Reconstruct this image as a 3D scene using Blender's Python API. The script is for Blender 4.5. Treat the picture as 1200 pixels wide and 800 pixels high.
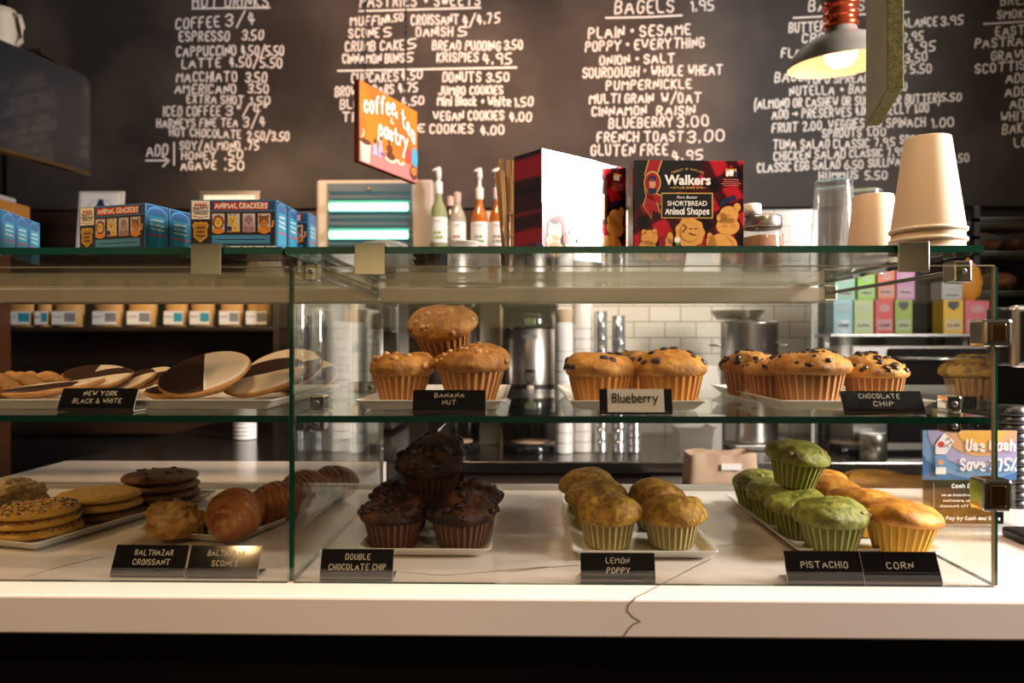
import bpy, math, random
from mathutils import Vector, Matrix, noise
PI = math.pi
S = bpy.context.scene
for o in list(bpy.data.objects):
    bpy.data.objects.remove(o)

# ------------------------------------------------------------------ camera
FPX, YAW, EYE, CY, HZ = 860.0, 0.0186, 1.333, -0.8, 402.0
cam_d = bpy.data.cameras.new('camera')
cam = bpy.data.objects.new('camera', cam_d)
S.collection.objects.link(cam)
cam.location = (0, CY, EYE)
cam.rotation_euler = (PI / 2, 0, YAW)
cam_d.sensor_width = 36.0
cam_d.lens = FPX / 1200 * 36
cam_d.shift_y = (HZ - 400) / 1200
cam_d.clip_start = 0.05
cam_d.dof.use_dof = True
cam_d.dof.focus_distance = 0.93
cam_d.dof.aperture_fstop = 5.6
S.camera = cam

# ------------------------------------------------------------------ view, world
S.view_settings.view_transform = 'Standard'
S.view_settings.look = 'None'
S.view_settings.gamma = 1.0
S.view_settings.use_curve_mapping = False
S.view_settings.exposure = 0.0
S.cycles.use_denoising = True
S.cycles.transparent_max_bounces = 24
S.cycles.max_bounces = 10
S.cycles.sample_clamp_indirect = 4.0
S.cycles.caustics_reflective = False
S.cycles.caustics_refractive = False
W_ = bpy.data.worlds.new('world')
S.world = W_
W_.use_nodes = True
W_.node_tree.nodes['Background'].inputs[0].default_value = (1.0, 0.84, 0.68, 1)
W_.node_tree.nodes['Background'].inputs[1].default_value = 0.02

# ------------------------------------------------------------------ lights
def area(name, loc, target, sx, sy, watts, col, spread=180):
    d = bpy.data.lights.new(name, 'AREA')
    d.shape = 'RECTANGLE'; d.size = sx; d.size_y = sy
    d.energy = watts; d.color = col; d.spread = math.radians(spread)
    o = bpy.data.objects.new(name, d)
    S.collection.objects.link(o)
    o.location = loc
    o.rotation_euler = (Vector(target) - Vector(loc)).to_track_quat('-Z', 'Y').to_euler()
    return o
def spot(name, loc, target, watts, col, ang=60, blend=0.8, size=0.06):
    d = bpy.data.lights.new(name, 'SPOT')
    d.energy = watts; d.color = col; d.spot_size = math.radians(ang); d.spot_blend = blend
    d.shadow_soft_size = size
    o = bpy.data.objects.new(name, d)
    S.collection.objects.link(o)
    o.location = loc
    o.rotation_euler = (Vector(target) - Vector(loc)).to_track_quat('-Z', 'Y').to_euler()
    return o
# daylight through the window in the right wall
area('window_daylight', (2.58, -0.255, 2.28), (0.0, -0.255, 2.28), 0.69, 1.22, 275, (1.0, 0.92, 0.88))
# warm lamps in the ceiling above counter and menu wall, plus added unseen fill lights
area('ceiling_lamp_counter', (0.25, -0.34, 3.0), (0.22, -0.10, 0), 2.6, 0.28, 7, (1.0, 0.80, 0.66), 110)
spot('ceiling_spot_case_right', (1.0, -0.5, 3.0), (0.25, 0.14, 1.15), 38, (1.0, 0.62, 0.30), 60, 0.6, 0.05)
spot('ceiling_spot_case_left', (-0.50, -0.42, 3.0), (-0.15, 0.18, 1.2), 48, (1.0, 0.62, 0.30), 80, 0.7, 0.05)
spot('fill_spot_cookies', (-2.35, -0.30, 2.55), (-0.60, 0.22, 1.10), 150, (1.0, 0.66, 0.34), 30, 0.7, 0.05)  # added fill from the left, no known fitting: reaches cookies under the tray
spot('fill_spot_pastries', (-1.25, -1.9, 2.7), (-0.42, 0.20, 1.12), 46, (1.0, 0.60, 0.26), 24, 0.8, 0.04)  # added low frontal fill to brighten the scone and croissants
spot('fill_spot_muffins', (0.9, -2.0, 2.9), (0.18, 0.14, 1.20), 40, (1.0, 0.60, 0.26), 26, 0.8, 0.04)  # added frontal fill for the muffins, no lamp known there
area('fill_shop_wall', (0.1, -2.3, 3.0), (0.1, -3.3, 1.9), 2.4, 0.3, 26, (1.0, 0.86, 0.60), 100)  # added, unseen: brightens the front wall so the chrome clips mirror it
spot('ceiling_spot_menu_middle', (0.55, 1.25, 3.05), (0.28, 2.7, 2.35), 72, (1.0, 0.40, 0.14), 60)
spot('ceiling_spot_menu_left', (-0.45, 1.35, 3.05), (-0.62, 2.7, 2.35), 70, (1.0, 0.54, 0.32), 80)
spot('ceiling_spot_menu_right', (1.7, 1.25, 3.05), (1.5, 2.7, 2.3), 8, (1.0, 0.80, 0.66), 80)
spot('ceiling_spot_tiles', (0.30, 1.55, 3.05), (0.50, 2.7, 1.38), 150, (1.0, 0.90, 0.80), 38, 0.5, 0.08)
spot('ceiling_spot_wall_shelf', (-1.2, 0.9, 2.6), (-1.15, 2.5, 1.55), 110, (1.0, 0.66, 0.36), 56, 0.6, 0.08)
area('fill_tea_shelf', (1.35, 1.3, 3.05), (1.25, 2.3, 1.3), 0.6, 0.3, 6, (1.0, 0.90, 0.78))  # added fill that lifts the tea cartons
area('ceiling_lamp_kitchen', (0.35, 1.9, 3.05), (0.35, 2.3, 0), 1.6, 0.3, 6, (1.0, 0.86, 0.70))

# ------------------------------------------------------------------ pixel <-> place
def ray(px, py):
    u = (px - 600) / FPX; v = (HZ - py) / FPX
    return Vector((u * math.cos(YAW) - math.sin(YAW), u * math.sin(YAW) + math.cos(YAW), v))
def Wp(px, py, d):            # point seen at a pixel, d metres beyond the camera
    r = ray(px, py); t = d / r.y
    return Vector((r.x * t, CY + d, EYE + r.z * t))
def Gp(px, py, z):            # point on the level z seen at a pixel
    r = ray(px, py); t = (z - EYE) / r.z
    return Vector((r.x * t, CY + r.y * t, z))

# ------------------------------------------------------------------ materials
MATS = {}
def mat(name, col, rough=0.5, metal=0.0, col2=None, nscale=20.0, ncon=(0.4, 0.6), bump=0.0, bscale=60.0,
        spec=0.5, coat=0.0, emit=None, estr=0.0, trans=0.0, alpha=1.0, sss=0.0, detail=4.0):
    if name in MATS:
        return MATS[name]
    m = bpy.data.materials.new(name); m.use_nodes = True
    nt = m.node_tree; b = nt.nodes['Principled BSDF']
    b.inputs['Base Color'].default_value = (*col, 1)
    b.inputs['Roughness'].default_value = rough
    b.inputs['Metallic'].default_value = metal
    b.inputs['Specular IOR Level'].default_value = spec
    b.inputs['Coat Weight'].default_value = coat
    b.inputs['Transmission Weight'].default_value = trans
    b.inputs['Alpha'].default_value = alpha
    if sss:
        b.inputs['Subsurface Weight'].default_value = sss
        b.inputs['Subsurface Radius'].default_value = (0.01, 0.005, 0.003)
    if emit:
        b.inputs['Emission Color'].default_value = (*emit, 1)
        b.inputs['Emission Strength'].default_value = estr
    if col2 or bump:
        tc = nt.nodes.new('ShaderNodeTexCoord'); oi = nt.nodes.new('ShaderNodeObjectInfo')
        mu = nt.nodes.new('ShaderNodeMath'); mu.operation = 'MULTIPLY'; mu.inputs[1].default_value = 7.0
        ad = nt.nodes.new('ShaderNodeVectorMath'); ad.operation = 'ADD'
        nt.links.new(oi.outputs['Random'], mu.inputs[0])
        nt.links.new(tc.outputs['Object'], ad.inputs[0]); nt.links.new(mu.outputs[0], ad.inputs[1])
        if col2:
            n = nt.nodes.new('ShaderNodeTexNoise'); n.inputs['Scale'].default_value = nscale
            n.inputs['Detail'].default_value = detail
            r = nt.nodes.new('ShaderNodeValToRGB')
            r.color_ramp.elements[0].position = ncon[0]; r.color_ramp.elements[0].color = (*col, 1)
            r.color_ramp.elements[1].position = ncon[1]; r.color_ramp.elements[1].color = (*col2, 1)
            nt.links.new(ad.outputs[0], n.inputs['Vector']); nt.links.new(n.outputs['Fac'], r.inputs['Fac'])
            nt.links.new(r.outputs['Color'], b.inputs['Base Color'])
        if bump:
            n2 = nt.nodes.new('ShaderNodeTexNoise'); n2.inputs['Scale'].default_value = bscale
            n2.inputs['Detail'].default_value = 8.0; n2.inputs['Roughness'].default_value = 0.62
            bp = nt.nodes.new('ShaderNodeBump'); bp.inputs['Strength'].default_value = bump
            bp.inputs['Distance'].default_value = 0.004
            nt.links.new(ad.outputs[0], n2.inputs['Vector']); nt.links.new(n2.outputs['Fac'], bp.inputs['Height'])
            nt.links.new(bp.outputs['Normal'], b.inputs['Normal'])
    MATS[name] = m
    return m
def glass_mat(name, tint, ior=1.5, rough=0.0, haze=0.0):
    """a clear pane: what lies behind it, plus its mirror image at the Fresnel rate of each face"""
    if name in MATS:
        return MATS[name]
    m = bpy.data.materials.new(name); m.use_nodes = True
    nt = m.node_tree; nt.nodes.clear()
    out = nt.nodes.new('ShaderNodeOutputMaterial'); mx = nt.nodes.new('ShaderNodeMixShader')
    tr = nt.nodes.new('ShaderNodeBsdfTransparent'); gl = nt.nodes.new('ShaderNodeBsdfGlossy')
    fr = nt.nodes.new('ShaderNodeFresnel'); ge = nt.nodes.new('ShaderNodeNewGeometry')
    ma = nt.nodes.new('ShaderNodeMath'); ma.operation = 'MULTIPLY_ADD'
    ma.inputs[1].default_value = 1.0 / ior - ior; ma.inputs[2].default_value = ior
    tr.inputs[0].default_value = (*tint, 1); gl.inputs['Roughness'].default_value = rough
    gl.inputs[0].default_value = (0.95, 1.0, 0.97, 1)
    nt.links.new(ge.outputs['Backfacing'], ma.inputs[0]); nt.links.new(ma.outputs[0], fr.inputs['IOR'])
    nt.links.new(fr.outputs[0], mx.inputs[0]); nt.links.new(tr.outputs[0], mx.inputs[1])
    nt.links.new(gl.outputs[0], mx.inputs[2]); nt.links.new(mx.outputs[0], out.inputs[0])
    if haze:
        df = nt.nodes.new('ShaderNodeBsdfDiffuse'); df.inputs[0].default_value = (.85, .85, .83, 1)
        m2 = nt.nodes.new('ShaderNodeMixShader'); m2.inputs[0].default_value = haze
        nt.links.new(mx.outputs[0], m2.inputs[1]); nt.links.new(df.outputs[0], m2.inputs[2]); nt.links.new(m2.outputs[0], out.inputs[0])
    MATS[name] = m
    return m
def brick_mat(name, c1, c2, mortar, bw, bh, gap=0.004, rough=0.2):
    if name in MATS:
        return MATS[name]
    m = bpy.data.materials.new(name); m.use_nodes = True
    nt = m.node_tree; b = nt.nodes['Principled BSDF']
    tc = nt.nodes.new('ShaderNodeTexCoord'); mp = nt.nodes.new('ShaderNodeMapping')
    mp.inputs['Rotation'].default_value = (-PI / 2, 0, 0)
    br = nt.nodes.new('ShaderNodeTexBrick')
    br.inputs['Scale'].default_value = 1.0
    br.inputs['Brick Width'].default_value = bw; br.inputs['Row Height'].default_value = bh
    br.inputs['Mortar Size'].default_value = gap
    br.inputs['Color1'].default_value = (*c1, 1); br.inputs['Color2'].default_value = (*c2, 1)
    br.inputs['Mortar'].default_value = (*mortar, 1)
    bp = nt.nodes.new('ShaderNodeBump'); bp.inputs['Strength'].default_value = 0.5; bp.invert = True
    bp.inputs['Distance'].default_value = 0.003
    nt.links.new(tc.outputs['Object'], mp.inputs[0]); nt.links.new(mp.outputs[0], br.inputs['Vector'])
    nt.links.new(br.outputs['Color'], b.inputs['Base Color'])
    nt.links.new(br.outputs['Fac'], bp.inputs['Height']); nt.links.new(bp.outputs[0], b.inputs['Normal'])
    b.inputs['Roughness'].default_value = rough
    MATS[name] = m
    return m
def wave_mat(name, c1, c2, scale, dist, rough=0.4, direction='X', rot=(0, 0, 0), stretch=(1, 1, 1), bump=0.0, lo=0.3, hi=0.7):
    """wood grain / stone veins: distorted bands between two colours"""
    if name in MATS:
        return MATS[name]
    m = bpy.data.materials.new(name); m.use_nodes = True
    nt = m.node_tree; b = nt.nodes['Principled BSDF']
    tc = nt.nodes.new('ShaderNodeTexCoord'); mp = nt.nodes.new('ShaderNodeMapping')
    mp.inputs['Rotation'].default_value = rot; mp.inputs['Scale'].default_value = stretch
    wv = nt.nodes.new('ShaderNodeTexWave'); wv.bands_direction = direction
    wv.inputs['Scale'].default_value = scale; wv.inputs['Distortion'].default_value = dist
    wv.inputs['Detail'].default_value = 3.0; wv.inputs['Detail Scale'].default_value = 1.5
    r = nt.nodes.new('ShaderNodeValToRGB')
    r.color_ramp.elements[0].position = lo; r.color_ramp.elements[0].color = (*c1, 1)
    r.color_ramp.elements[1].position = hi; r.color_ramp.elements[1].color = (*c2, 1)
    nt.links.new(tc.outputs['Object'], mp.inputs[0]); nt.links.new(mp.outputs[0], wv.inputs['Vector'])
    nt.links.new(wv.outputs['Fac'], r.inputs['Fac']); nt.links.new(r.outputs['Color'], b.inputs['Base Color'])
    if bump:
        bp = nt.nodes.new('ShaderNodeBump'); bp.inputs['Strength'].default_value = bump
        bp.inputs['Distance'].default_value = 0.003
        nt.links.new(wv.outputs['Fac'], bp.inputs['Height']); nt.links.new(bp.outputs[0], b.inputs['Normal'])
    b.inputs['Roughness'].default_value = rough
    MATS[name] = m
    return m

GLASS = glass_mat('clear_glass', (0.972, 0.980, 0.972))
SHELFGLASS = glass_mat('shelf_glass', (0.915, 0.922, 0.905))
CLEARPLASTIC = glass_mat('clear_plastic', (0.985, 0.985, 0.98), 1.45, 0.08, 0.05)
GREENPLASTIC = glass_mat('greenish_clear_plastic', (0.86, 0.95, 0.89), 1.5, 0.10, 0.16)
EDGE = mat('green_glass_edge', (0.005, 0.055, 0.034), 0.12, spec=0.8)
CHROME = mat('chrome', (0.72, 0.68, 0.60), 0.14, 1.0)
STEEL = mat('brushed_steel', (0.50, 0.48, 0.45), 0.28, 1.0)
DARKSTEEL = mat('dull_steel', (0.22, 0.21, 0.20), 0.35, 1.0)
BLACK = mat('black_plastic', (0.012, 0.012, 0.012), 0.35)
BLACKGLOSS = mat('black_gloss', (0.008, 0.008, 0.009), 0.12)
WHITE = mat('white_plastic', (0.78, 0.76, 0.72), 0.4)
PORCELAIN = mat('white_porcelain', (0.74, 0.72, 0.66), 0.18)
PAPERWHITE = mat('white_paper', (0.80, 0.77, 0.72), 0.8)
PAPERCUP = mat('paper_cup', (0.78, 0.62, 0.44), 0.6)
PAPERRIM = mat('paper_cup_rim', (0.80, 0.72, 0.60), 0.5)
KRAFT = mat('kraft_paper', (0.50, 0.36, 0.23), 0.85, bump=0.2, bscale=120)
CHALK = mat('chalk', (0.90, 0.84, 0.78), 0.9)
OFFWHITE = mat('cream_metal', (0.25, 0.21, 0.155), 0.4)

# ------------------------------------------------------------------ mesh builder
def col_link(o):
    S.collection.objects.link(o); return o
class MB:
    def __init__(s):
        s.v = []; s.f = []; s.m = []; s.sm = []; s.mats = []; s.M = Matrix.Identity(4)
    def mi(s, m):
        if m not in s.mats: s.mats.append(m)
        return s.mats.index(m)
    def add(s, vs, fs, m, smooth=False):
        n = len(s.v); k = s.mi(m)
        s.v += [s.M @ Vector(p) for p in vs]
        for f in fs:
            s.f.append([i + n for i in f]); s.m.append(k); s.sm.append(smooth)
    def box(s, lo, hi, m, bev=0.0):
        (x0, y0, z0), (x1, y1, z1) = lo, hi
        if bev <= 0:
            s.add([(x0, y0, z0), (x1, y0, z0), (x1, y1, z0), (x0, y1, z0), (x0, y0, z1), (x1, y0, z1), (x1, y1, z1), (x0, y1, z1)],
                  [(0, 3, 2, 1), (4, 5, 6, 7), (0, 1, 5, 4), (1, 2, 6, 5), (2, 3, 7, 6), (3, 0, 4, 7)], m)
            return
        b = min(bev, (x1 - x0) / 2.01, (y1 - y0) / 2.01, (z1 - z0) / 2.01)
        import bmesh
        bm = bmesh.new()
        bmesh.ops.create_cube(bm, size=1.0)
        for v in bm.verts:
            v.co = Vector((x0 if v.co.x < 0 else x1, y0 if v.co.y < 0 else y1, z0 if v.co.z < 0 else z1))
        bmesh.ops.bevel(bm, geom=bm.edges[:], offset=b, segments=2, profile=0.5, affect='EDGES')
        bm.verts.index_update()
        s.add([v.co.copy() for v in bm.verts], [[v.index for v in f.verts] for f in bm.faces], m)
        bm.free()
    def lathe(s, prof, m, n=32, smooth=True, c=(0, 0, 0), rip=None, cap0=False, cap1=False, axis='Z'):
        vs = []; fs = []
        for (r, z) in prof:
            for k in range(n):
                a = 2 * PI * k / n
                rr = r * (rip(a) if rip else 1)
                p = (rr * math.cos(a), rr * math.sin(a), z)
                if axis == 'X': p = (p[2], p[0], p[1])
                if axis == 'Y': p = (p[1], p[2], p[0])
                vs.append((p[0] + c[0], p[1] + c[1], p[2] + c[2]))
        for i in range(len(prof) - 1):
            for k in range(n):
                k2 = (k + 1) % n
                fs.append((i * n + k, i * n + k2, (i + 1) * n + k2, (i + 1) * n + k))
        if cap0: fs.append(tuple(reversed(range(n))))
        if cap1: fs.append(tuple(range((len(prof) - 1) * n, len(prof) * n)))
        s.add(vs, fs, m, smooth)
    def tube(s, pts, r, m, n=8, smooth=True, caps=True):
        pts = [Vector(p) for p in pts]; rs = r if isinstance(r, (list, tuple)) else [r] * len(pts)
        vs = []; fs = []
        up = Vector((0, 0, 1))
        for i, p in enumerate(pts):
            t = (pts[min(i + 1, len(pts) - 1)] - pts[max(i - 1, 0)])
            t = t.normalized() if t.length > 1e-9 else Vector((0, 0, 1))
            a = t.cross(up)
            if a.length < 1e-3: a = t.cross(Vector((1, 0, 0)))
            a.normalize(); b = a.cross(t)
            for k in range(n):
                q = 2 * PI * k / n
                vs.append(p + a * math.cos(q) * rs[i] + b * math.sin(q) * rs[i])
        for i in range(len(pts) - 1):
            for k in range(n):
                k2 = (k + 1) % n
                fs.append((i * n + k, (i + 1) * n + k, (i + 1) * n + k2, i * n + k2))
        if caps:
            fs.append(tuple(range(n))); fs.append(tuple(reversed(range((len(pts) - 1) * n, len(pts) * n))))
        s.add(vs, fs, m, smooth)
    def prism(s, outline, h0, h1, m, plane='XY', smooth=False):
        """closed outline (counter-clockwise) extruded from h0 to h1 along the third axis"""
        def P(a, b, h):
            return {'XY': (a, b, h), 'XZ': (a, h, b), 'YZ': (h, a, b)}[plane]
        n = len(outline)
        vs = [P(a, b, h0) for a, b in outline] + [P(a, b, h1) for a, b in outline]
        fs = [tuple(reversed(range(n))), tuple(range(n, 2 * n))]
        fs += [(k, (k + 1) % n, n + (k + 1) % n, n + k) for k in range(n)]
        if plane == 'XZ': fs = [tuple(reversed(f)) for f in fs]
        s.add(vs, fs, m, smooth)
    def blob(s, c, rad, m, seed=0, amp=0.15, fr=1.5, nu=16, nv=10, rot=None):
        vs = []; fs = []
        R = rot or Matrix.Identity(3)
        for i in range(nv + 1):
            ph = -PI / 2 + PI * i / nv
            for k in range(nu):
                a = 2 * PI * k / nu
                d = Vector((math.cos(ph) * math.cos(a), math.cos(ph) * math.sin(a), math.sin(ph)))
                q = 1 + amp * noise.noise(d * fr + Vector((seed * 3.7, seed * 1.3, 0)))
                p = R @ Vector((d.x * rad[0] * q, d.y * rad[1] * q, d.z * rad[2] * q))
                vs.append(p + Vector(c))
        for i in range(nv):
            for k in range(nu):
                k2 = (k + 1) % nu
                fs.append((i * nu + k, i * nu + k2, (i + 1) * nu + k2, (i + 1) * nu + k))
        s.add(vs, fs, m, True)
    def build(s, name, parent=None, loc=None, world=False):
        me = bpy.data.meshes.new(name)
        off = Vector((0, 0, 0))
        if world and parent is not None: off = Vector(parent.location)
        elif world and loc is not None: off = Vector(loc)
        me.from_pydata([tuple(p - off) for p in s.v], [], s.f)
        for m in s.mats: me.materials.append(m)
        me.polygons.foreach_set('material_index', s.m)
        me.polygons.foreach_set('use_smooth', s.sm)
        me.update()
        o = bpy.data.objects.new(name, me)
        col_link(o)
        if parent is not None: o.parent = parent
        if loc is not None: o.location = loc
        return o
def tag(o, label=None, cat=None, group=None, kind=None):
    if label: o['label'] = label
    if cat: o['category'] = cat
    if group: o['group'] = group
    if kind: o['kind'] = kind
    return o
def thing(name, loc, label, cat, group=None, rz=0.0, rot=None):
    o = bpy.data.objects.new(name, None); col_link(o)
    o.empty_display_size = 0.02
    o.location = loc; o.rotation_euler = rot if rot else (0, 0, rz)
    return tag(o, label, cat, group)
def dup(root, loc, label=None, rz=0.0, rot=None, sc=None):
    r = root.copy(); col_link(r)
    r.location = loc; r.rotation_euler = rot if rot else (0, 0, rz)
    if sc: r.scale = (sc, sc, sc) if not isinstance(sc, tuple) else sc
    if label: r['label'] = label
    for ch in list(root.children):
        c = ch.copy(); col_link(c); c.parent = r
        for g in list(ch.children):
            q = g.copy(); col_link(q); q.parent = c
    return r
def struct(name, mb, label=None):
    o = mb.build(name); o['kind'] = 'structure'
    return o

# ------------------------------------------------------------------ handwriting
GL = {
'A': '02 28 42|14 34', 'B': '02 08 28 37 36 25 05|25 34 33 22 02', 'C': '37 28 18 07 03 12 22 33', 'D': '02 08 28 37 33 22 02',
'E': '38 08 02 32|05 25', 'F': '38 08 02|05 25', 'G': '37 28 18 07 03 12 22 33 35 25', 'H': '02 08|32 38|05 35', 'I': '02 08',
'J': '38 33 22 12 03', 'K': '02 08|38 05 32', 'L': '08 02 32', 'M': '02 08 25 48 42', 'N': '02 08 32 38',
'O': '18 07 03 12 22 33 37 28 18', 'P': '02 08 28 37 36 25 05', 'Q': '18 07 03 12 22 33 37 28 18|24 41', 'R': '02 08 28 37 36 25 05|15 32',
'S': '37 28 18 07 06 15 25 34 33 22 12 03', 'T': '08 48|28 22', 'U': '08 03 12 22 33 38', 'V': '08 22 48', 'W': '08 12 26 32 48',
'X': '02 38|08 32', 'Y': '08 25 48|25 22', 'Z': '08 38 02 32',
'0': '18 07 03 12 22 33 37 28 18', '1': '07 18 12', '2': '07 18 28 37 36 02 32', '3': '07 18 28 37 36 25 34 33 22 12 03|15 25',
'4': '18 04 34|27 22', '5': '38 08 05 25 34 33 22 02', '6': '28 17 05 03 12 22 33 34 25 05', '7': '08 38 12',
'8': '15 06 07 18 28 37 36 25 15 04 03 12 22 33 34 25', '9': '35 15 06 07 18 28 37 35 32',
'.': '02 03', ',': '03 01', '/': '01 39', '&': '42 07 18 27 04 03 12 22 44', '+': '15 35|26 24', '-': '05 25', '*': '05 06 16 15 05',
'(': '29 16 13 20', ')': '09 16 13 00', '%': '02 48|08 17 07|33 42 32', '"': '08 06|18 16', "'": '08 06', '>': '05 45|36 45 34',
'a': '36 16 05 03 12 22 34|36 32', 'b': '08 02 22 33 35 26 06', 'c': '35 26 16 05 03 12 22 33', 'd': '38 32 12 03 05 16 36',
'e': '04 34 35 26 16 05 03 12 32', 'f': '38 28 17 12|06 26', 'g': '36 16 05 03 12 32|36 31 20 10', 'h': '08 02|05 16 26 35 32',
'i': '06 02|08 07', 'j': '16 11 00|18 17', 'k': '08 02|26 04 22', 'l': '08 02', 'm': '02 06|05 16 25 22|25 36 45 42',
'n': '02 06|05 16 26 35 32', 'o': '16 05 03 12 22 33 35 26 16', 'p': '00 06 26 35 33 22 02', 'r': '02 06|04 16 26',
's': '35 26 16 05 14 24 33 22 03', 't': '18 13 22 32|06 36', 'u': '06 03 12 22 33|36 32', 'v': '06 22 46', 'w': '06 12 24 32 46',
'x': '02 36|06 32', 'y': '06 23|46 10', 'z': '06 36 02 32'}
def chaikin(p, it=1):
    for _ in range(it):
        q = [p[0]]
        for i in range(len(p) - 1):
            a, b = p[i], p[i + 1]
            if i > 0: q.append((a[0] * .72 + b[0] * .28, a[1] * .72 + b[1] * .28))
            if i < len(p) - 2: q.append((a[0] * .28 + b[0] * .72, a[1] * .28 + b[1] * .72))
        q.append(p[-1]); p = q
    return p
def write(text, seed=0, jit=0.12, gap=1.9, curve=1):
    """handwritten polylines in units of cap height (0..1) and their total width"""
    rnd = random.Random(seed * 977 + len(text))
    x = 0.0; out = []
    for ch in text:
        if ch == ' ':
            x += 2.6; continue
        g = GL.get(ch)
        if not g: continue
        w = 0; sl = rnd.uniform(-.04, .10); dy = rnd.uniform(-.2, .2) if jit else 0
        for st in g.split('|'):
            p = []
            for q in st.split():
                cx, cyy = int(q[0]), int(q[1]); w = max(w, cx)
                jx, jy = rnd.uniform(-jit, jit), rnd.uniform(-jit, jit)
                p.append((x + cx + jx + (cyy - 2) * sl * (1 if jit else 0), cyy - 2 + jy + dy))
            p = chaikin(p, curve)
            out.append([(a / 6.0, b / 6.0) for a, b in p])
        x += w + gap
    return out, max((x - gap) / 6.0, 0.1)
def ribbon(mb, pts, w, m, put, k=6):
    """one pen stroke of width w as a mitred strip; put(a, b) takes a flat point to its place"""
    P = [Vector(p) for i, p in enumerate(pts) if i == 0 or (Vector(p) - Vector(pts[i - 1])).length > w * .12]
    if len(P) < 2:
        P = [Vector(pts[0]), Vector(pts[0]) + Vector((w * .5, 0))]
    e0 = (P[0] - P[1]).normalized() * w * .38; e1 = (P[-1] - P[-2]).normalized() * w * .38
    P[0] = P[0] + e0; P[-1] = P[-1] + e1
    vs = []
    for i, p in enumerate(P):
        t0 = (p - P[i - 1]).normalized() if i > 0 else (P[1] - p).normalized()
        t1 = (P[i + 1] - p).normalized() if i < len(P) - 1 else t0
        n0 = Vector((-t0.y, t0.x)); n1 = Vector((-t1.y, t1.x)); n = n0 + n1
        if n.length < .5: n = n0
        n.normalize(); q = n * (w / 2 * min(1 / max(n.dot(n0), .3), 1.5))
        vs += [put(p.x - q.x, p.y - q.y), put(p.x + q.x, p.y + q.y)]
    mb.add(vs, [(2 * i, 2 * i + 2, 2 * i + 3, 2 * i + 1) for i in range(len(P) - 1)], m)
class Panel:
    """flat print on a plane: o origin, u right, v up (metres), n = outward normal"""
    def __init__(s, mb, o, u, v, step=0.00015):
        s.mb = mb; s.o = Vector(o); s.u = Vector(u).normalized(); s.v = Vector(v).normalized(); s.n = s.u.cross(s.v); s.st = step
    def put(s, L):
        return lambda a, b: s.o + s.u * a + s.v * b + s.n * (s.st * L)
    def poly(s, pts, m, L=1):
        q = s.put(L); s.mb.add([q(a, b) for a, b in pts], [tuple(range(len(pts)))], m)
    def rect(s, x0, y0, x1, y1, m, L=1):
        s.poly([(x0, y0), (x1, y0), (x1, y1), (x0, y1)], m, L)
    def disc(s, cx, cy, rx, ry, m, L=1, k=18, wob=0, nw=7):
        s.poly([(cx + rx * (1 + wob * math.cos(nw * 2 * PI * j / k)) * math.cos(2 * PI * j / k),
                 cy + ry * (1 + wob * math.cos(nw * 2 * PI * j / k)) * math.sin(2 * PI * j / k)) for j in range(k)], m, L)
    def text(s, t, x0, x1, y, h, w, m, L=2, seed=0, jit=0.1, curve=1, dy=0.0):
        st, W = write(t, seed, jit, curve=curve)
        k = (x1 - x0) / W
        for q, p in enumerate(st):
            ribbon(s.mb, [(x0 + a * k, y + b * h + dy * a / W) for a, b in p], w, m, s.put(L + .06 * (q % 5)))
    def scribble(s, x0, x1, y, h, w, m, L=2, seed=0):
        # print too small or blurred to read: a row of short uneven marks
        rnd = random.Random(seed); x = x0; st = (x1 - x0) / 14
        while x < x1 - st * .5:
            e = min(x + st * rnd.uniform(.8, 2.2), x1); s.line([(x, y + h * rnd.uniform(.1, .6)), ((x + e) / 2, y + h * rnd.uniform(.3, 1)), (e, y + h * rnd.uniform(0, .6))], w, m, L); x = e + st * .6
    def line(s, pts, w, m, L=2):
        ribbon(s.mb, pts, w, m, s.put(L))
def font_print(pan, t, x0, x1, y, h, m, L=3, bold=0.0, shear=0.0):
    """upright printed lettering in Blender's own typeface"""
    c = bpy.data.curves.new('t', 'FONT'); c.body = t; c.offset = bold; c.shear = shear; c.resolution_u = 3
    o = bpy.data.objects.new('t', c); col_link(o)
    dg = bpy.context.evaluated_depsgraph_get(); dg.update()
    me = o.evaluated_get(dg).to_mesh()
    P = [(v.co.x, v.co.y) for v in me.vertices]; F = [tuple(p.vertices) for p in me.polygons]
    o.evaluated_get(dg).to_mesh_clear()
    bpy.data.objects.remove(o); bpy.data.curves.remove(c)
    if not P: return
    a0 = min(p[0] for p in P); a1 = max(p[0] for p in P)
    q = pan.put(L); k = (x1 - x0) / (a1 - a0); kh = h / 0.72
    pan.mb.add([q(x0 + (a - a0) * k, y + b * kh) for a, b in P], F, m)

# ================================================================== the room
ZC, ZM, ZT = 1.07, 1.2527, 1.4355         # counter top, middle shelf top, top glass top
WALLY, ZB = 2.70, 0.90                    # back wall, back counter top
BOARD = mat('blackboard_paint', (0.024, 0.018, 0.0145), 0.65, col2=(0.080, 0.062, 0.051), nscale=2.4, ncon=(0.42, 0.74), detail=7)
DARKWALL = mat('dark_wall_paint', (0.016, 0.012, 0.010), 0.6)
DARKWOOD = wave_mat('dark_wood', (0.020, 0.010, 0.006), (0.035, 0.017, 0.009), 3.0, 4.0, 0.45, 'Z', stretch=(0.4, 1, 1))
REDWOOD = wave_mat('red_brown_wood', (0.10, 0.032, 0.010), (0.15, 0.05, 0.016), 6.0, 3.0, 0.45, 'X', stretch=(1, 1, 0.3))
TILE = brick_mat('cream_subway_tile', (0.56, 0.52, 0.43), (0.60, 0.56, 0.47), (0.30, 0.27, 0.22), 0.147, 0.0755, 0.003, 0.18)

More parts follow.
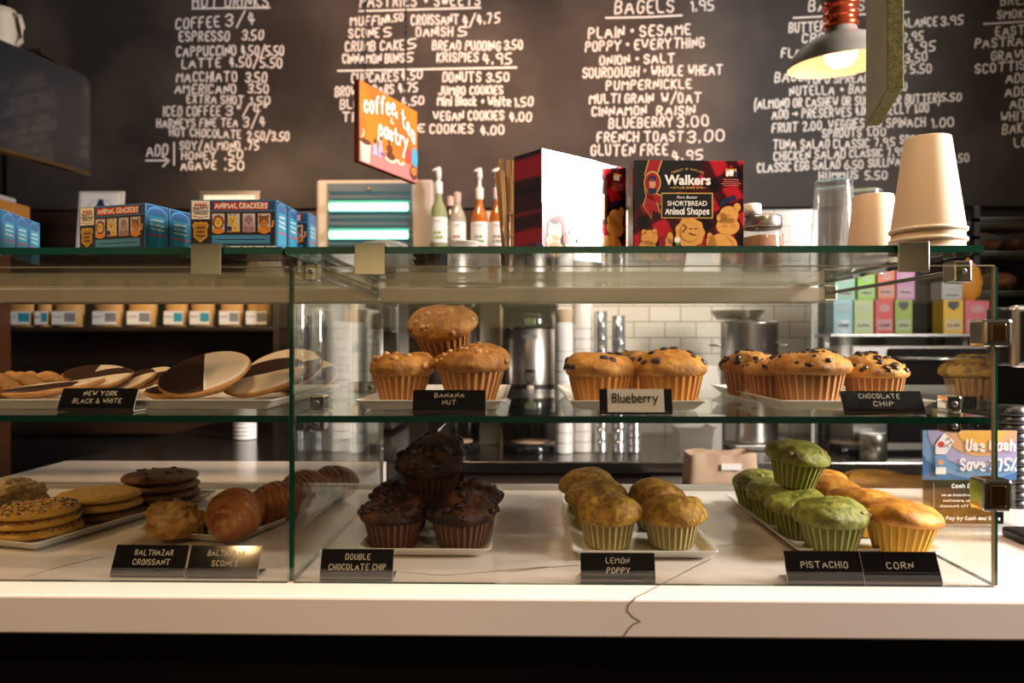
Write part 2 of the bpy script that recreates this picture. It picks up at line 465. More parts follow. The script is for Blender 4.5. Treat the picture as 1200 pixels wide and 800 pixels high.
m = MB(); m.box((-2.7, -3.2, -0.05), (2.7, 2.85, 0), mat('floor_tile', (0.03, 0.027, 0.025), 0.4)); struct('floor', m)
m = MB(); m.box((-2.7, -3.2, 3.2), (2.7, 2.85, 3.25), mat('ceiling_paint', (0.05, 0.045, 0.04), 0.8)); struct('ceiling', m)
m = MB(); m.box((-2.7, WALLY + .015, 0), (2.7, WALLY + .15, 3.2), DARKWALL); struct('wall_back', m)
m = MB(); m.box((-2.7, -3.2, 0), (-2.56, WALLY + .015, 3.2), DARKWALL); struct('wall_left', m)
m = MB()
WM = mat('warm_wall_paint', (0.45, 0.37, 0.20), 0.8)
y0, y1, z0, z1 = -0.62, 0.10, 1.64, 2.92
m.box((2.5, -3.2, 0), (2.6, WALLY + .015, z0), WM); m.box((2.5, -3.2, z1), (2.6, WALLY + .015, 3.2), WM)
m.box((2.5, -3.2, z0), (2.6, y0, z1), WM); m.box((2.5, y1, z0), (2.6, WALLY + .015, z1), WM)
struct('wall_right', m)
m = MB(); k = .012
for a, b in (((2.49, y0, z0 - k), (2.57, y1, z0)), ((2.49, y0, z1), (2.57, y1, z1 + k)), ((2.49, y0 - k, z0 - k), (2.57, y0, z1 + k)), ((2.49, y1, z0 - k), (2.57, y1 + k, z1 + k))):
    m.box(a, b, WHITE)
struct('window_1', m)
m = MB()
m.box((-2.7, -3.3, 1.42), (2.7, -3.2, 1.84), WM); m.box((-2.7, -3.3, 0), (2.7, -3.19, 1.42), DARKWOOD); m.box((-2.7, -3.3, 1.84), (2.7, -3.19, 3.2), DARKWALL)  # bands coloured for reflections: pale strip for the chrome clips, dark elsewhere
struct('wall_front', m)
# subway tiles low on the back wall, from the brewers to the right
xa = Wp(560, 400, 3.5).x; xb = Wp(958, 400, 3.5).x
m = MB(); m.box((xa, WALLY - .002, ZB), (xb, WALLY + .02, 1.965), TILE); o = struct('wall_tiles', m)
o.name = 'trim_1'
m = MB(); m.box((-2.56, WALLY - .004, ZB), (xa, WALLY + .02, 1.965), DARKWOOD); struct('trim_2', m)

# ------------------------------------------------------------------ menu blackboard with its chalk lettering
bz0, bz1 = 1.975, 3.15
m = MB(); m.box((-2.5, WALLY - .012, bz0), (2.55, WALLY + .012, bz1), BOARD, 0.004)
board = m.build('menu_blackboard', world=True, loc=(0.17, WALLY, bz0))
tag(board, 'large dark menu blackboard covering the back wall, lettered in white chalk', 'blackboard')
BD = WALLY - .014 - CY
def chalk_col(name, label, lines, rules, seed):
    mb = MB()
    for i, (t, x0, x1, y0, y1, h) in enumerate(lines):
        st, W = write(t, seed * 50 + i, 0.13)
        k = (x1 - x0) / W
        for q, p in enumerate(st):
            put = lambda a, b, e=BD - (q % 6) * 3e-5: Wp(a, b, e)
            ribbon(mb, [(x0 + a * k, y0 + (y1 - y0) * a / W - b * h * .92) for a, b in p], 1.8, CHALK, put)
    for pts, w in rules:
        ribbon(mb, pts, w, CHALK, lambda a, b: Wp(a, b, BD - 2e-4))
    # seen from the front: pixel y runs down, so turn the faces over
    mb.f = [list(reversed(f)) for f in mb.f]
    o = mb.build('chalk_lettering', board, world=True)
    o['label'] = label
chalk_col('hot', 'chalk list of hot drinks and prices', [
 ('HOT DRINKS', 226, 314, 8, 8, 14), ('COFFEE', 206, 257, 34, 31, 13), ('3/4', 265, 298, 31, 28, 15), ('ESPRESSO', 210, 268, 48, 48, 12), ('3.50', 284, 308, 47, 46, 12),
 ('CAPPUCCINO', 207, 276, 66, 64, 12), ('4.50/5.50', 283, 332, 65, 65, 12), ('LATTE', 213, 258, 80, 78, 11), ('4.50/5.50', 269, 330, 78, 79, 12),
 ('MACCHIATO', 207, 277, 96, 95, 12), ('3.50', 288, 312, 96, 96, 12), ('AMERICANO', 205, 276, 109, 109, 11), ('3.50', 291, 314, 109, 109, 11),
 ('EXTRA SHOT', 219, 285, 120, 122, 10), ('1.50', 293, 316, 123, 122, 10), ('ICED COFFEE', 192, 258, 136, 135, 12), ('3"/4"', 265, 312, 135, 133, 12),
 ('HARNEYS FINE TEA', 184, 278, 149, 148, 10), ('3/4', 285, 310, 149, 147, 12), ('HOT CHOCOLATE', 199, 282, 159, 162, 10), ('2.50/3.50', 290, 338, 164, 165, 11),
 ('ADD', 172, 196, 183, 181, 13), ('SOY/ALMOND', 211, 281, 175, 175, 10), ('.75', 288, 303, 175, 175, 10), ('HONEY', 213, 253, 187, 186, 10), ('.50', 264, 284, 187, 186, 11),
 ('AGAVE', 212, 253, 199, 198, 10), ('.50', 264, 285, 199, 199, 11)],
 [([(225, 10), (316, 9)], 2.0), ([(171, 188), (197, 188)], 2.0), ([(190, 183), (198, 188), (191, 195)], 2.0), ([(204, 167), (204, 193)], 2.0)], 1)
chalk_col('pastry', 'chalk list of pastries and sweets', [
 ('PASTRIES + SWEETS', 422, 562, 8, 6, 14), ('MUFFIN', 411, 452, 30, 29, 11), ('4.50', 453, 472, 26, 24, 9), ('CROISSANT', 482, 537, 29, 28, 12), ('4/4.75', 542, 585, 30, 26, 12),
 ('SCONE', 409, 444, 44, 43, 11), ('5', 450, 458, 43, 43, 11), ('DANISH', 488, 530, 42, 42, 11), ('5', 537, 546, 42, 42, 11),
 ('CRUMB CAKE', 405, 473, 60, 58, 12), ('5', 478, 487, 57, 56, 12), ('BREAD PUDDING', 507, 586, 58, 59, 11), ('3.50', 591, 612, 58, 57, 11),
 ('CINNAMON BUNS', 402, 473, 74, 73, 11), ('5', 476, 483, 72, 72, 11), ('KRISPIES', 512, 560, 72, 72, 11), ('4.95', 566, 599, 75, 74, 13),
 ('CUPCAKES', 412, 466, 97, 95, 12), ('4.50', 470, 494, 94, 92, 11), ('DONUTS', 519, 563, 96, 95, 12), ('3.50', 570, 596, 96, 95, 11),
 ('BROWNIE BARS', 393, 461, 113, 110, 12), ('4.75', 467, 489, 108, 107, 11), ('JUMBO COOKIES', 514, 589, 111, 110, 10),
 ('BLONDIES', 399, 455, 128, 124, 12), ('4.50', 471, 496, 124, 122, 10), ('Mini Black + White', 513, 598, 123, 124, 11), ('1.50', 603, 624, 125, 124, 11),
 ('TI', 401, 413, 142, 142, 11), ('VEGAN COOKIES', 508, 590, 141, 140, 11), ('4.00', 597, 622, 142, 142, 11),
 ('E', 490, 497, 154, 154, 9), ('COOKIES', 504, 554, 156, 156, 11), ('4.00', 563, 590, 158, 157, 11)],
 [([(421, 13), (563, 9)], 2.0), ([(396, 83), (500, 81), (605, 79)], 2.2)], 2)
chalk_col('bagel', 'chalk list of bagels', [
 ('BAGELS', 721, 789, 16, 14, 16), ('1.95', 810, 836, 13, 12, 13), ('PLAIN * SESAME', 690, 809, 45, 40, 13), ('POPPY * EVERYTHING', 686, 825, 60, 55, 12),
 ('ONION * SALT', 703, 790, 76, 73, 11), ('SOURDOUGH * WHOLE WHEAT', 683, 846, 91, 87, 12), ('PUMPERNICKLE', 711, 810, 105, 103, 11),
 ('MULTI GRAIN', 691, 765, 121, 120, 11), ('W/OAT', 776, 821, 120, 120, 12), ('CINNAMON', 694, 757, 136, 134, 11), ('RAISIN', 770, 814, 135, 134, 11),
 ('BLUEBERRY', 714, 788, 150, 148, 12), ('3.00', 794, 830, 149, 147, 13), ('FRENCH TOAST', 700, 800, 166, 165, 12), ('3.00', 806, 848, 167, 165, 14),
 ('GLUTEN FREE', 693, 782, 182, 181, 13), ('4.95', 788, 823, 188, 187, 12)],
 [([(710, 21), (760, 20), (799, 18)], 2.0)], 3)
chalk_col('spread', 'chalk list of bagel toppings and salads', [
 ('BAGELS', 948, 1012, 13, 12, 14), ('BUTTER', 925, 966, 38, 36, 12), ('BALANCE', 1050, 1098, 32, 30, 11), ('3.95', 1103, 1128, 30, 28, 11),
 ('CREAM', 940, 990, 50, 49, 11), ('2.95', 1058, 1081, 49, 47, 11), ('FLAVOR', 916, 962, 67, 66, 11), ('4.95', 1064, 1095, 61, 59, 12),
 ('3.50', 1061, 1086, 74, 71, 11), ('BACON', 908, 950, 96, 94, 12), ('EGG 5.50', 1040, 1091, 87, 85, 11), ('TOFU SPREAD', 945, 1018, 98, 96, 10),
 ('NUTELLA + BANANA', 926, 1040, 112, 108, 11), ('4.50', 1045, 1062, 107, 106, 10), ('(ALMOND OR CASHEW OR SUNFLOWER BUTTER)', 883, 1101, 127, 120, 11), ('5.50', 1103, 1126, 118, 118, 9),
 ('ADD > PRESERVES', 905, 997, 139, 136, 11), ('4.00', 1003, 1018, 135, 134, 10), ('JELLY 1.00', 1036, 1088, 134, 131, 11),
 ('FRUIT 2.00', 905, 962, 155, 152, 11), ('VEGGIES', 971, 1012, 151, 149, 11), ('1.00', 1016, 1032, 149, 149, 9), ('SPINACH', 1039, 1084, 149, 148, 11), ('1.00', 1092, 1117, 149, 148, 11),
 ('SPROUTS', 964, 1009, 161, 160, 10), ('1.00', 1016, 1037, 159, 159, 9), ('TUNA SALAD CLASSIC', 906, 1018, 174, 173, 11), ('7.95', 1025, 1048, 171, 171, 10), ('SPECIAL', 1055, 1095, 168, 168, 10),
 ('CHICKEN SALAD', 907, 990, 188, 185, 11), ('CLASSIC', 996, 1034, 184, 183, 9), ('7.95', 1040, 1060, 183, 182, 10),
 ('CLASSIC EGG SALAD', 888, 984, 202, 197, 11), ('6.50', 990, 1011, 198, 197, 10), ('SULLIVAN', 1018, 1060, 196, 193, 10), ('6.50', 1114, 1135, 190, 189, 10), ('HUMMUS', 960, 1005, 211, 209, 10), ('5.50', 1014, 1039, 210, 210, 10)],
 [([(930, 21), (1065, 14)], 2.0)], 4)
chalk_col('fish', 'chalk list of smoked fish and breads at the right', [
 ('BREADS', 1173, 1225, 6, 4, 12), ('SMOKED FISH', 1169, 1245, 22, 18, 10), ('EASTERN', 1167, 1225, 42, 39, 11), ('PASTRAMI', 1143, 1212, 56, 52, 11),
 ('GRAVLAX', 1162, 1222, 71, 67, 11), ('SCOTTISH', 1143, 1210, 86, 80, 11), ('ADD 2.00', 1179, 1238, 97, 94, 11), ('ADD 3.00', 1178, 1238, 113, 108, 11),
 ('ADD 1.00', 1184, 1240, 127, 123, 11), ('WHITEFISH', 1173, 1240, 142, 138, 11), ('BAKED', 1175, 1215, 157, 153, 12), ('LOX', 1189, 1212, 172, 170, 11)],
 [([(1153, 28), (1240, 23)], 2.0)], 5)

# ------------------------------------------------------------------ wall shelves at the back
def sx(px, d): return Wp(px, 400, d).x
m = MB(); m.box((-2.54, 2.20, 1.698), (sx(625, 3.2), 2.70, 1.72), DARKWOOD, 0.003)
for px in (60, 230, 420):
    m.box((sx(px, 3.4), 2.42, 1.62), (sx(px, 3.4) + .02, 2.695, 1.698), DARKWOOD)
tag(m.build('wall_shelf', world=True, loc=(-1.2, 2.69, 1.62)), 'long dark wooden wall shelf below the blackboard carrying bottles and frames', 'shelf')
m = MB(); m.box((-2.54, 2.30, 1.385), (sx(338, 3.3), 2.69, 1.403), DARKWOOD, 0.003)
m.box((sx(338, 3.3), 2.30, 1.1), (sx(338, 3.3) + .025, 2.69, 1.698), DARKWOOD)
m.box((-2.54, 2.66, 0.9), (sx(338, 3.3), 2.695, 1.69), DARKWOOD)
tag(m.build('coffee_shelf', world=True, loc=(-1.5, 2.69, 1.1)), 'dark shelf unit holding the row of kraft coffee bags', 'shelf')
m = MB(); m.box((-2.555, 1.95, 0.0), (sx(15, 3.1), 2.29, 1.69), REDWOOD, 0.004)
tag(m.build('wooden_pillar', world=True, loc=(-2.4, 2.1, 0)), 'red-brown wooden post at the far left edge', 'pillar')

# coffee bags: kraft pouch with a white label carrying a colour block
BLUEINK = mat('blue_label_ink', (0.02, 0.30, 0.42), 0.6); GREYINK = mat('grey_label_ink', (0.22, 0.23, 0.24), 0.6)
BAGK = mat('kraft_pouch', (0.56, 0.29, 0.08), 0.7, bump=0.15, bscale=50)
def coffee_bag(px0, px1, ink, lab, w=0.118, first=None):
    d = 3.22
    x = (sx(px0, d) + sx(px1, d)) / 2
    t = thing('coffee_bag', (x, d + CY, 1.403), lab, 'coffee bag', 'kraft coffee bags on the dark shelf')
    w = (sx(px1, d) - sx(px0, d))
    mb = MB(); h = 0.20
    prof = [(0, .035), (.05, .042), (.12, .040), (.165, .022), (.185, .006), (.2, .005)]
    vs = []; fs = []; n = 16
    for z, th in prof:
        for k in range(n):
            a = 2 * PI * k / n; c, s_ = math.cos(a), math.sin(a)
            vs.append((w / 2 * math.copysign(abs(c) ** .8, c), th * math.copysign(abs(s_) ** .8, s_), z))
    for i in range(len(prof) - 1):
        for k in range(n):
            fs.append((i * n + k, i * n + (k + 1) % n, (i + 1) * n + (k + 1) % n, (i + 1) * n + k))
    fs += [tuple(reversed(range(n))), tuple(range(len(vs) - n, len(vs)))]
    mb.add(vs, fs, BAGK, True); mb.build('pouch', t)
    mb = MB(); p = Panel(mb, (-w / 2, -.0435, .012), (1, 0, 0), (0, 0, 1), 0.0006)
    p.rect(w * .06, 0, w * .94, .058, PAPERWHITE, 0); p.rect(w * .52, .012, w * .92, .05, ink, 1)
    p.scribble(w * .10, w * .45, .03, .008, .003, GREYINK, 1, int(px0))
    mb.build('bag_label', t)
for i, (a, b, k, lab) in enumerate([
    (-22, 8, 1, 'kraft coffee bag cut off by the left edge of the picture'),
    (12, 45, 0, 'wide kraft coffee bag with blue label, first full one from the left'),
    (47, 64, 0, 'narrow kraft coffee bag with blue label squeezed between two wider bags'),
    (66, 98, 1, 'kraft coffee bag with grey label right of the narrow bag'),
    (113, 145, 1, 'grey-label kraft coffee bag above the angled black and white cookie sign'),
    (153, 184, 1, 'last grey-label kraft bag before the two blue-label bags in mid row'),
    (196, 221, 0, 'left one of two adjacent blue-label kraft coffee bags'),
    (226, 252, 0, 'right one of two adjacent blue-label kraft coffee bags'),
    (260, 286, 1, 'second kraft coffee bag from the right end of the row, grey label'),
    (291, 318, 1, 'rightmost kraft coffee bag in the row, grey label')]):
    coffee_bag(a, b, (BLUEINK, GREYINK)[k], lab)

# ------------------------------------------------------------------ things on the long wall shelf
def framed(px0, px1, pytop, lab, name, inkA, frame_m, d=3.16, lean=6):
    x0, x1 = sx(px0, d), sx(px1, d); h = Wp(px0, pytop, d).z - 1.722; w = x1 - x0
    t = thing(name, ((x0 + x1) / 2, d + CY, 1.722), lab, 'framed notice', rot=(math.radians(-lean), 0, 0))
    mb = MB(); mb.box((-w / 2, 0, 0), (w / 2, .012, h), frame_m, 0.002); mb.build('frame', t)
    mb = MB(); p = Panel(mb, (-w / 2, -.0005, 0), (1, 0, 0), (0, 0, 1), .0004)
    b = .012 if inkA else .022
    p.rect(b, b, w - b, h - b, PAPERWHITE, 1)
    if inkA:
        INK = mat('navy_ink', (0.03, 0.03, 0.12), .7)
        p.disc(w * .5, h * .70, w * .30, w * .24, mat('pale_blue_ink', (0.50, 0.52, 0.60), .7), 2, 28)
        p.disc(w * .5, h * .70, w * .27, w * .215, PAPERWHITE, 3, 28)
        for pts in ([(w * .36, h * .58), (w * .5, h * .83)], [(w * .5, h * .83), (w * .64, h * .58)], [(w * .42, h * .66), (w * .58, h * .66)]):
            p.line(pts, .022, INK, 4)
        for q in range(3): p.scribble(w * .15, w * .85, h * (.38 - q * .09), .010, .003, INK, 4, q)
    else:
        for q in range(4): p.rect(w * .15, h * (.2 + q * .14), w * .85, h * (.22 + q * .14), GREYINK, 2)
    mb.build('paper', t)
framed(88, 141, 222, 'white framed notice with a dark letter A leaning on the wall shelf', 'grade_card', True, mat('white_frame', (.6, .55, .5), .5))
framed(230, 302, 221, 'silver picture frame standing behind the middle cracker boxes', 'picture_frame', False, STEEL)

# insect light trap: pale housing, blue-grey louvred front, two glowing tubes
d = 3.12; x0, x1 = sx(369, d), sx(507, d); zz = Wp(400, 209, d).z; w = x1 - x0; h = zz - 1.72
zap = thing('insect_light_trap', ((x0 + x1) / 2, d + CY + .07, 1.72), 'pale insect light trap with two glowing green tubes on the wall shelf', 'light trap')
HOUS = mat('putty_housing', (0.46, 0.38, 0.32), 0.5); LOUV = mat('blue_grey_louvre', (0.045, 0.085, 0.115), 0.5)
mb = MB(); mb.box((-w / 2, -.05, 0), (w / 2, .09, h), HOUS, 0.012); mb.build('housing', zap)
fx0, fx1 = -w / 2 + .05, w / 2 - .09
mb = MB(); mb.box((fx0, -.058, .004), (fx1, -.0505, h - .018), LOUV, .003)
for q in range(9):
    zq = .02 + q * (h - .06) / 9
    mb.add([(fx0 + .01, -.059, zq), (fx1 - .01, -.059, zq), (fx1 - .01, -.067, zq + .014), (fx0 + .01, -.067, zq + .014)], [(0, 1, 2, 3)], LOUV)
mb.box((fx0 + .17, -.064, h - .05), (fx0 + .19, -.058, h - .03), CHROME, .002)
mb.build('louvre_front', zap)
TUBE = mat('glowing_tube', (0.7, 1, 0.9), 0.4, emit=(0.30, 1.0, 0.66), estr=3.0)
for py in (243, 275.5):
    zt = Wp(436, py, d).z - 1.72
    mb = MB(); mb.lathe([(.0, fx0 + .012), (.017, fx0 + .016), (.017, fx1 - .016), (0, fx1 - .012)], TUBE, 16, axis='X', c=(0, -.078, zt))
    mb.build('glowing_tube', zap)
    mb = MB(); mb.box((fx0 + .008, -.072, zt + .019), (fx1 - .008, -.058, zt + .03), mat('green_reflector', (.05, .35, .28), .3), .002)
    mb.build('tube_reflector', zap)

# syrup bottles
def bottle(px, pytop, liquid, cap, lab, d=3.18, leaf=(0.12, 0.30, 0.05)):
    x = sx(px, d); ztop = Wp(px, pytop, d).z - 1.72
    t = thing('syrup_bottle', (x, d + CY, 1.72), lab, 'bottle', 'syrup bottles on the wall shelf', rz=0.0)
    hb = 0.255; R = .037
    prof = [(0, 0), (R * .9, 0), (R, .006), (R, .15), (R * .85, .175), (.017, .205), (.0145, .22), (.0145, hb)]
    mb = MB(); mb.lathe(prof, liquid, 24, cap0=False, cap1=True); mb.build('bottle_body', t)
    mb = MB(); mb.lathe([(R + .0006, .03), (R + .0006, .135)], PAPERWHITE, 24)
    p = Panel(mb, (-.022, -R - .0016, .03), (1, 0, 0), (0, 0, 1), .0004)
    LF = mat('leaf_print_%d' % int(leaf[0] * 100), leaf, .6)
    for q in range(5): p.disc(.006 + q * .008, .02 + (q % 2) * .02, .007, .006, LF, 2, 8)
    p.scribble(.004, .04, .085, .007, .002, GREYINK, 2, int(px))
    mb.build('bottle_label', t)
    mb = MB()
    if cap == 'pump':
        mb.lathe([(.0165, hb - .02), (.0175, hb), (.017, hb + .03), (.008, hb + .035), (.006, ztop - .045)], WHITE, 16)
        mb.lathe([(.006, ztop - .05), (.012, ztop - .045), (.012, ztop - .02), (.009, ztop), (0, ztop)], WHITE, 16)
        mb.tube([(0, 0, ztop - .012), (-.012, -.008, ztop - .010), (-.022, -.014, ztop - .016)], [.006, .005, .004], WHITE, 8)
        mb.build('pump', t)
    else:
        mb.lathe([(.016, hb - .03), (.0165, hb), (.015, hb + .012), (0, hb + .014)], mat('pink_cap', (.62, .40, .36), .4), 16); mb.build('cap', t)
LQ_G = mat('pale_syrup', (0.30, 0.33, 0.16), 0.08, coat=.5); LQ_C = mat('clear_syrup', (0.40, 0.36, 0.28), 0.08, coat=.5); LQ_A = mat('amber_syrup', (0.45, 0.13, 0.015), 0.08, coat=.5)
bottle(514, 196, LQ_G, 'pump', 'pale green syrup bottle with white pump next to the light trap', d=3.06, leaf=(.25, .38, .05))
bottle(536, 214, LQ_C, 'cap', 'clear syrup bottle with pink cap and no pump', leaf=(.33, .12, .05))
bottle(562, 197, LQ_A, 'pump', 'amber syrup bottle with white pump in full view', leaf=(.13, .28, .06))
bottle(583, 197, LQ_A, 'pump', 'amber pump bottle half hidden behind the wooden stirrers', leaf=(.20, .2, .06))
bottle(528, 222, mat('dark_syrup', (.03, .02, .015), .1), 'cap', 'dark syrup bottle behind the pink-capped one', d=3.27, leaf=(.40, .1, .1))

# box with a pale lid at far left on the wall shelf
d = 3.05; x0, x1 = sx(-30, d), sx(17, d)
t = thing('storage_box', ((x0 + x1) / 2, d + CY, 1.72), 'orange-brown box with pale lid on the wall shelf at far left', 'box')
hh = Wp(20, 237, d).z - 1.72; w2 = (x1 - x0) / 2
mb = MB(); mb.box((-w2, -.1, 0), (w2, .1, hh), mat('orange_card', (.42, .17, .03), .6), .006); mb.build('box_body', t)
mb = MB(); mb.box((-w2 - .01, -.11, hh), (w2 - .06, .1, hh + .035), mat('pale_lid', (.42, .40, .38), .5), .008); mb.build('lid', t)

# ------------------------------------------------------------------ television on a bracket, far left
tv = thing('television', (-1.60, 1.63, 1.935), 'dark flat television angled on the left wall', 'television', rz=math.atan2(.32, .08) )
rr = .035; ol = [(-.52, 0), (.17 - rr, 0)] + [(.17 - rr + rr * math.sin(q * PI / 12), rr - rr * math.cos(q * PI / 12)) for q in range(1, 7)] + [(.17 - rr + rr * math.cos(q * PI / 12), .345 - rr + rr * math.sin(q * PI / 12)) for q in range(0, 7)] + [(-.52, .345)]
mb = MB(); mb.prism(ol, -.004, .035, BLACK, 'XZ'); mb.build('case', tv)
mb = MB(); mb.prism([(a * .975 - .006, .005 + b * .972) for a, b in ol], -.007, -.0042, mat('dark_screen', (.012, .013, .016), .12, coat=.4), 'XZ'); mb.build('screen', tv)
mb = MB(); mb.box((-.52, -.009, -.004), (.17, .002, .009), mat('bronze_trim', (.20, .13, .06), .3, 1.0), .002); mb.build('lower_trim', tv)
mb = MB(); mb.tube([(-.15, .03, .17), (-.15, .3, .17), (-.1, .93, .17)], .018, BLACK, 8); mb.box((-.25, .034, .1), (-.05, .045, .24), BLACK, .003); mb.build('wall_bracket', tv)
m = MB(); m.box((-2.555, 2.12, 2.50), (-1.95, 2.32, 2.522), DARKWOOD, .003)
tag(m.build('corner_shelf', world=True, loc=(-2.25, 2.2, 2.5)), 'small dark shelf high up behind the television', 'shelf')
x = sx(2, 3.0)
t = thing('jug', (x, 2.2, 2.522), 'cream jug with a loop handle high up above the television', 'jug')
mb = MB(); CER = mat('cream_ceramic', (.55, .47, .36), .5)
mb.lathe([(0, 0), (.055, 0), (.06, .02), (.058, .1), (.05, .16), (.054, .19), (.05, .19), (.045, .16), (.05, .02), (0, .015)], CER, 24); mb.build('jug_body', t)
mb = MB(); mb.tube([(.05, 0, .17), (.075, 0, .165), (.088, 0, .12), (.082, 0, .06), (.056, 0, .035)], .009, CER, 8); mb.build('handle', t)

# ------------------------------------------------------------------ hanging signs
def chain(mb, a, b, m, n=30, r=.0035):
    a, b = Vector(a), Vector(b)
    L = (b - a).length / n
    for i in range(n):
        c = a + (b - a) * ((i + .5) / n)
        pts = []
        for k in range(9):
            q = 2 * PI * k / 8
            if i % 2: pts.append(c + Vector((math.cos(q) * r, 0, math.sin(q) * L * .65)))
            else: pts.append(c + Vector((0, math.cos(q) * r, math.sin(q) * L * .65)))
        mb.tube(pts, .0011, m, 4, caps=False)
d1, d2 = 1.80, 2.06
pa = Wp(421, 92, d1); pb = Wp(489, 130, d2); za, zb = pa.z, Wp(421, 189, d1).z
L = math.hypot(pb.x - pa.x, pb.y - pa.y); ang = math.atan2(pb.y - pa.y, pb.x - pa.x); H = za - zb
sg = thing('hanging_sign', (pa.x, pa.y, zb), 'orange hanging sign reading coffee, tea & pastry with painted cakes', 'sign', rz=ang)
ORG = mat('sign_orange', (0.56, 0.13, 0.012), .45, col2=(0.66, 0.22, 0.012), nscale=9, ncon=(.35, .7))
SGE = mat('sign_edge', (0.20, 0.035, 0.008), .5)
mb = MB(); mb.box((0, 0, 0), (L, .016, H), SGE, .002); mb.build('sign_board', sg)
mb = MB(); p = Panel(mb, (0, -.0006, 0), (1, 0, 0), (0, 0, 1), .0004)
p.rect(.002, .002, L - .002, H - .002, ORG, 0)
PINK = mat('sign_pink', (.62, .18, .16), .5); CREAM = mat('sign_cream', (.78, .62, .40), .5); BRN = mat('sign_brown', (.12, .03, .01), .5)
SKY = mat('sign_blue', (.06, .33, .50), .5); RED = mat('sign_red', (.60, .06, .05), .5); LIL = mat('sign_lilac', (.35, .38, .60), .5)
p.poly([(.002, .002), (L - .002, .002), (L - .002, H * .20), (L * .6, H * .23), (L * .3, H * .27), (.002, H * .25)], PINK, 1)
p.poly([(.008, .004), (L * .15, .004), (L * .17, H * .27), (.002, H * .27)], CREAM, 2)
p.disc(L * .085, H * .27, L * .085, H * .035, BRN, 3); p.line([(L * .03, H * .31), (L * .06, H * .36), (L * .05, H * .41)], .004, CREAM, 3)
for q, (a, hh) in enumerate(((.24, .33), (.33, .40))):
    p.poly([(L * (a - .035), H * .16), (L * (a + .035), H * .16), (L * (a + .02), H * (hh - .03)), (L * (a - .02), H * (hh - .03))], LIL, 2)
    p.disc(L * a, H * hh, L * .022, H * .035, BRN, 3)
p.disc(L * .37, H * .2, L * .05, H * .03, RED, 2)
p.disc(L * .50, H * .19, L * .10, H * .05, CREAM, 2); p.disc(L * .50, H * .22, L * .08, H * .05, BRN, 3, wob=.1); p.disc(L * .485, H * .31, L * .05, H * .06, BRN, 3, wob=.12); p.disc(L * .48, H * .40, L * .02, H * .03, BRN, 3)
p.disc(L * .68, H * .20, L * .07, H * .04, CREAM, 2); p.disc(L * .68, H * .24, L * .045, H * .05, mat('sign_tan', (.45, .17, .03), .5), 3); p.disc(L * .73, H * .31, L * .025, H * .04, CREAM, 3)
p.disc(L * .82, H * .33, L * .06, H * .11, RED, 2); p.disc(L * .94, H * .34, L * .058, H * .14, SKY, 3); p.disc(L * .92, H * .13, L * .075, H * .10, BRN, 3, wob=.08); p.disc(L * .92, H * .15, L * .055, H * .06, mat('sign_tan', (.45, .17, .03), .5), 4)
LET = mat('sign_lettering', (.86, .78, .66), .5)
p.text('coffee,', L * .07, L * .60, H * .63, H * .20, .0080, LET, 3, 3, .12, dy=H * .17)
p.text('tea', L * .70, L * .93, H * .72, H * .20, .0080, LET, 3, 4, .12, dy=-H * .18)
p.text('&', L * .50, L * .545, H * .65, H * .07, .004, CREAM, 3, 5)
p.text('pastry', L * .30, L * .80, H * .43, H * .18, .0080, LET, 3, 6, .12, dy=0)
mb.build('sign_print', sg)
for q in (.13, .83):
    mb = MB(); chain(mb, (L * q, .008, H), (L * q, .008, 3.2 - zb), mat('dark_chain', (.06, .05, .045), .4, 1.0), 60); mb.build('chain', sg)

d1, d2 = 0.95, 1.115
pa = Wp(1040, 104, d1); pb = Wp(1015, 148, d2)
L = math.hypot(pb.x - pa.x, pb.y - pa.y); ang = math.atan2(pb.y - pa.y, pb.x - pa.x)
gs = thing('hanging_board', (pa.x, pa.y, pa.z), 'sage green wooden board hanging edge-on in front of the right-hand menu', 'sign', rz=ang)
GRN = mat('sage_paint', (0.20, 0.21, 0.14), .6, col2=(.25, .25, .17), nscale=14)
GED = mat('green_board_edge', (0.17, 0.18, 0.045), .7, col2=(.05, .055, .012), nscale=150, ncon=(.35, .75), bump=.5, bscale=300)
mb = MB(); mb.box((0, -.019, 0), (L, 0, .20), GED, .0012)
p = Panel(mb, (L, .0004, 0), (-1, 0, 0), (0, 0, 1), .0002); p.rect(.001, .001, L - .001, .199, GRN, 0)
p = Panel(mb, (0, -.0194, 0), (1, 0, 0), (0, 0, 1), .0002); p.rect(.001, .001, L - .001, .199, ORG, 0)
mb.build('board_panel', gs)
for q in (.15, .85):
    mb = MB(); chain(mb, (L * q, -.009, .2), (L * q, -.009, 3.2 - pa.z), MATS['dark_chain'], 70); mb.build('chain', gs)

# ------------------------------------------------------------------ pendant lamp
c = Wp(986, 76, 1.86)
lamp = thing('pendant_lamp', c, 'cream metal pendant lamp with a glowing bulb and a collar coloured with its red glow', 'lamp', rot=(math.radians(5), math.radians(-3), 0))
SH_O = mat('lamp_shade_outer', (0.22, 0.20, 0.17), .5); SH_I = mat('lamp_shade_inner', (0.78, 0.68, 0.52), .5)  # outer colour darkened to stand for the unlit side
mb = MB()
mb.lathe([(.128, 0), (.126, .012), (.105, .042), (.07, .064), (.04, .076), (.036, .09)], SH_O, 48)
mb.lathe([(.036, .086), (.039, .073), (.069, .061), (.103, .040), (.124, .010), (.128, 0)], SH_I, 48)
mb.build('lamp_shade', lamp)
mb = MB(); RC = mat('glow_red_collar', (.60, .10, .04), .22, .85)  # red partly stands for lamp glow, put into the metal colour
mb.lathe([(.036, .088), (.042, .092), (.042, .100), (.037, .103), (.037, .112), (.042, .115), (.042, .124), (.037, .127), (.037, .136), (.043, .14), (.043, .150), (.03, .155)], RC, 32)
mb.build('collar', lamp)
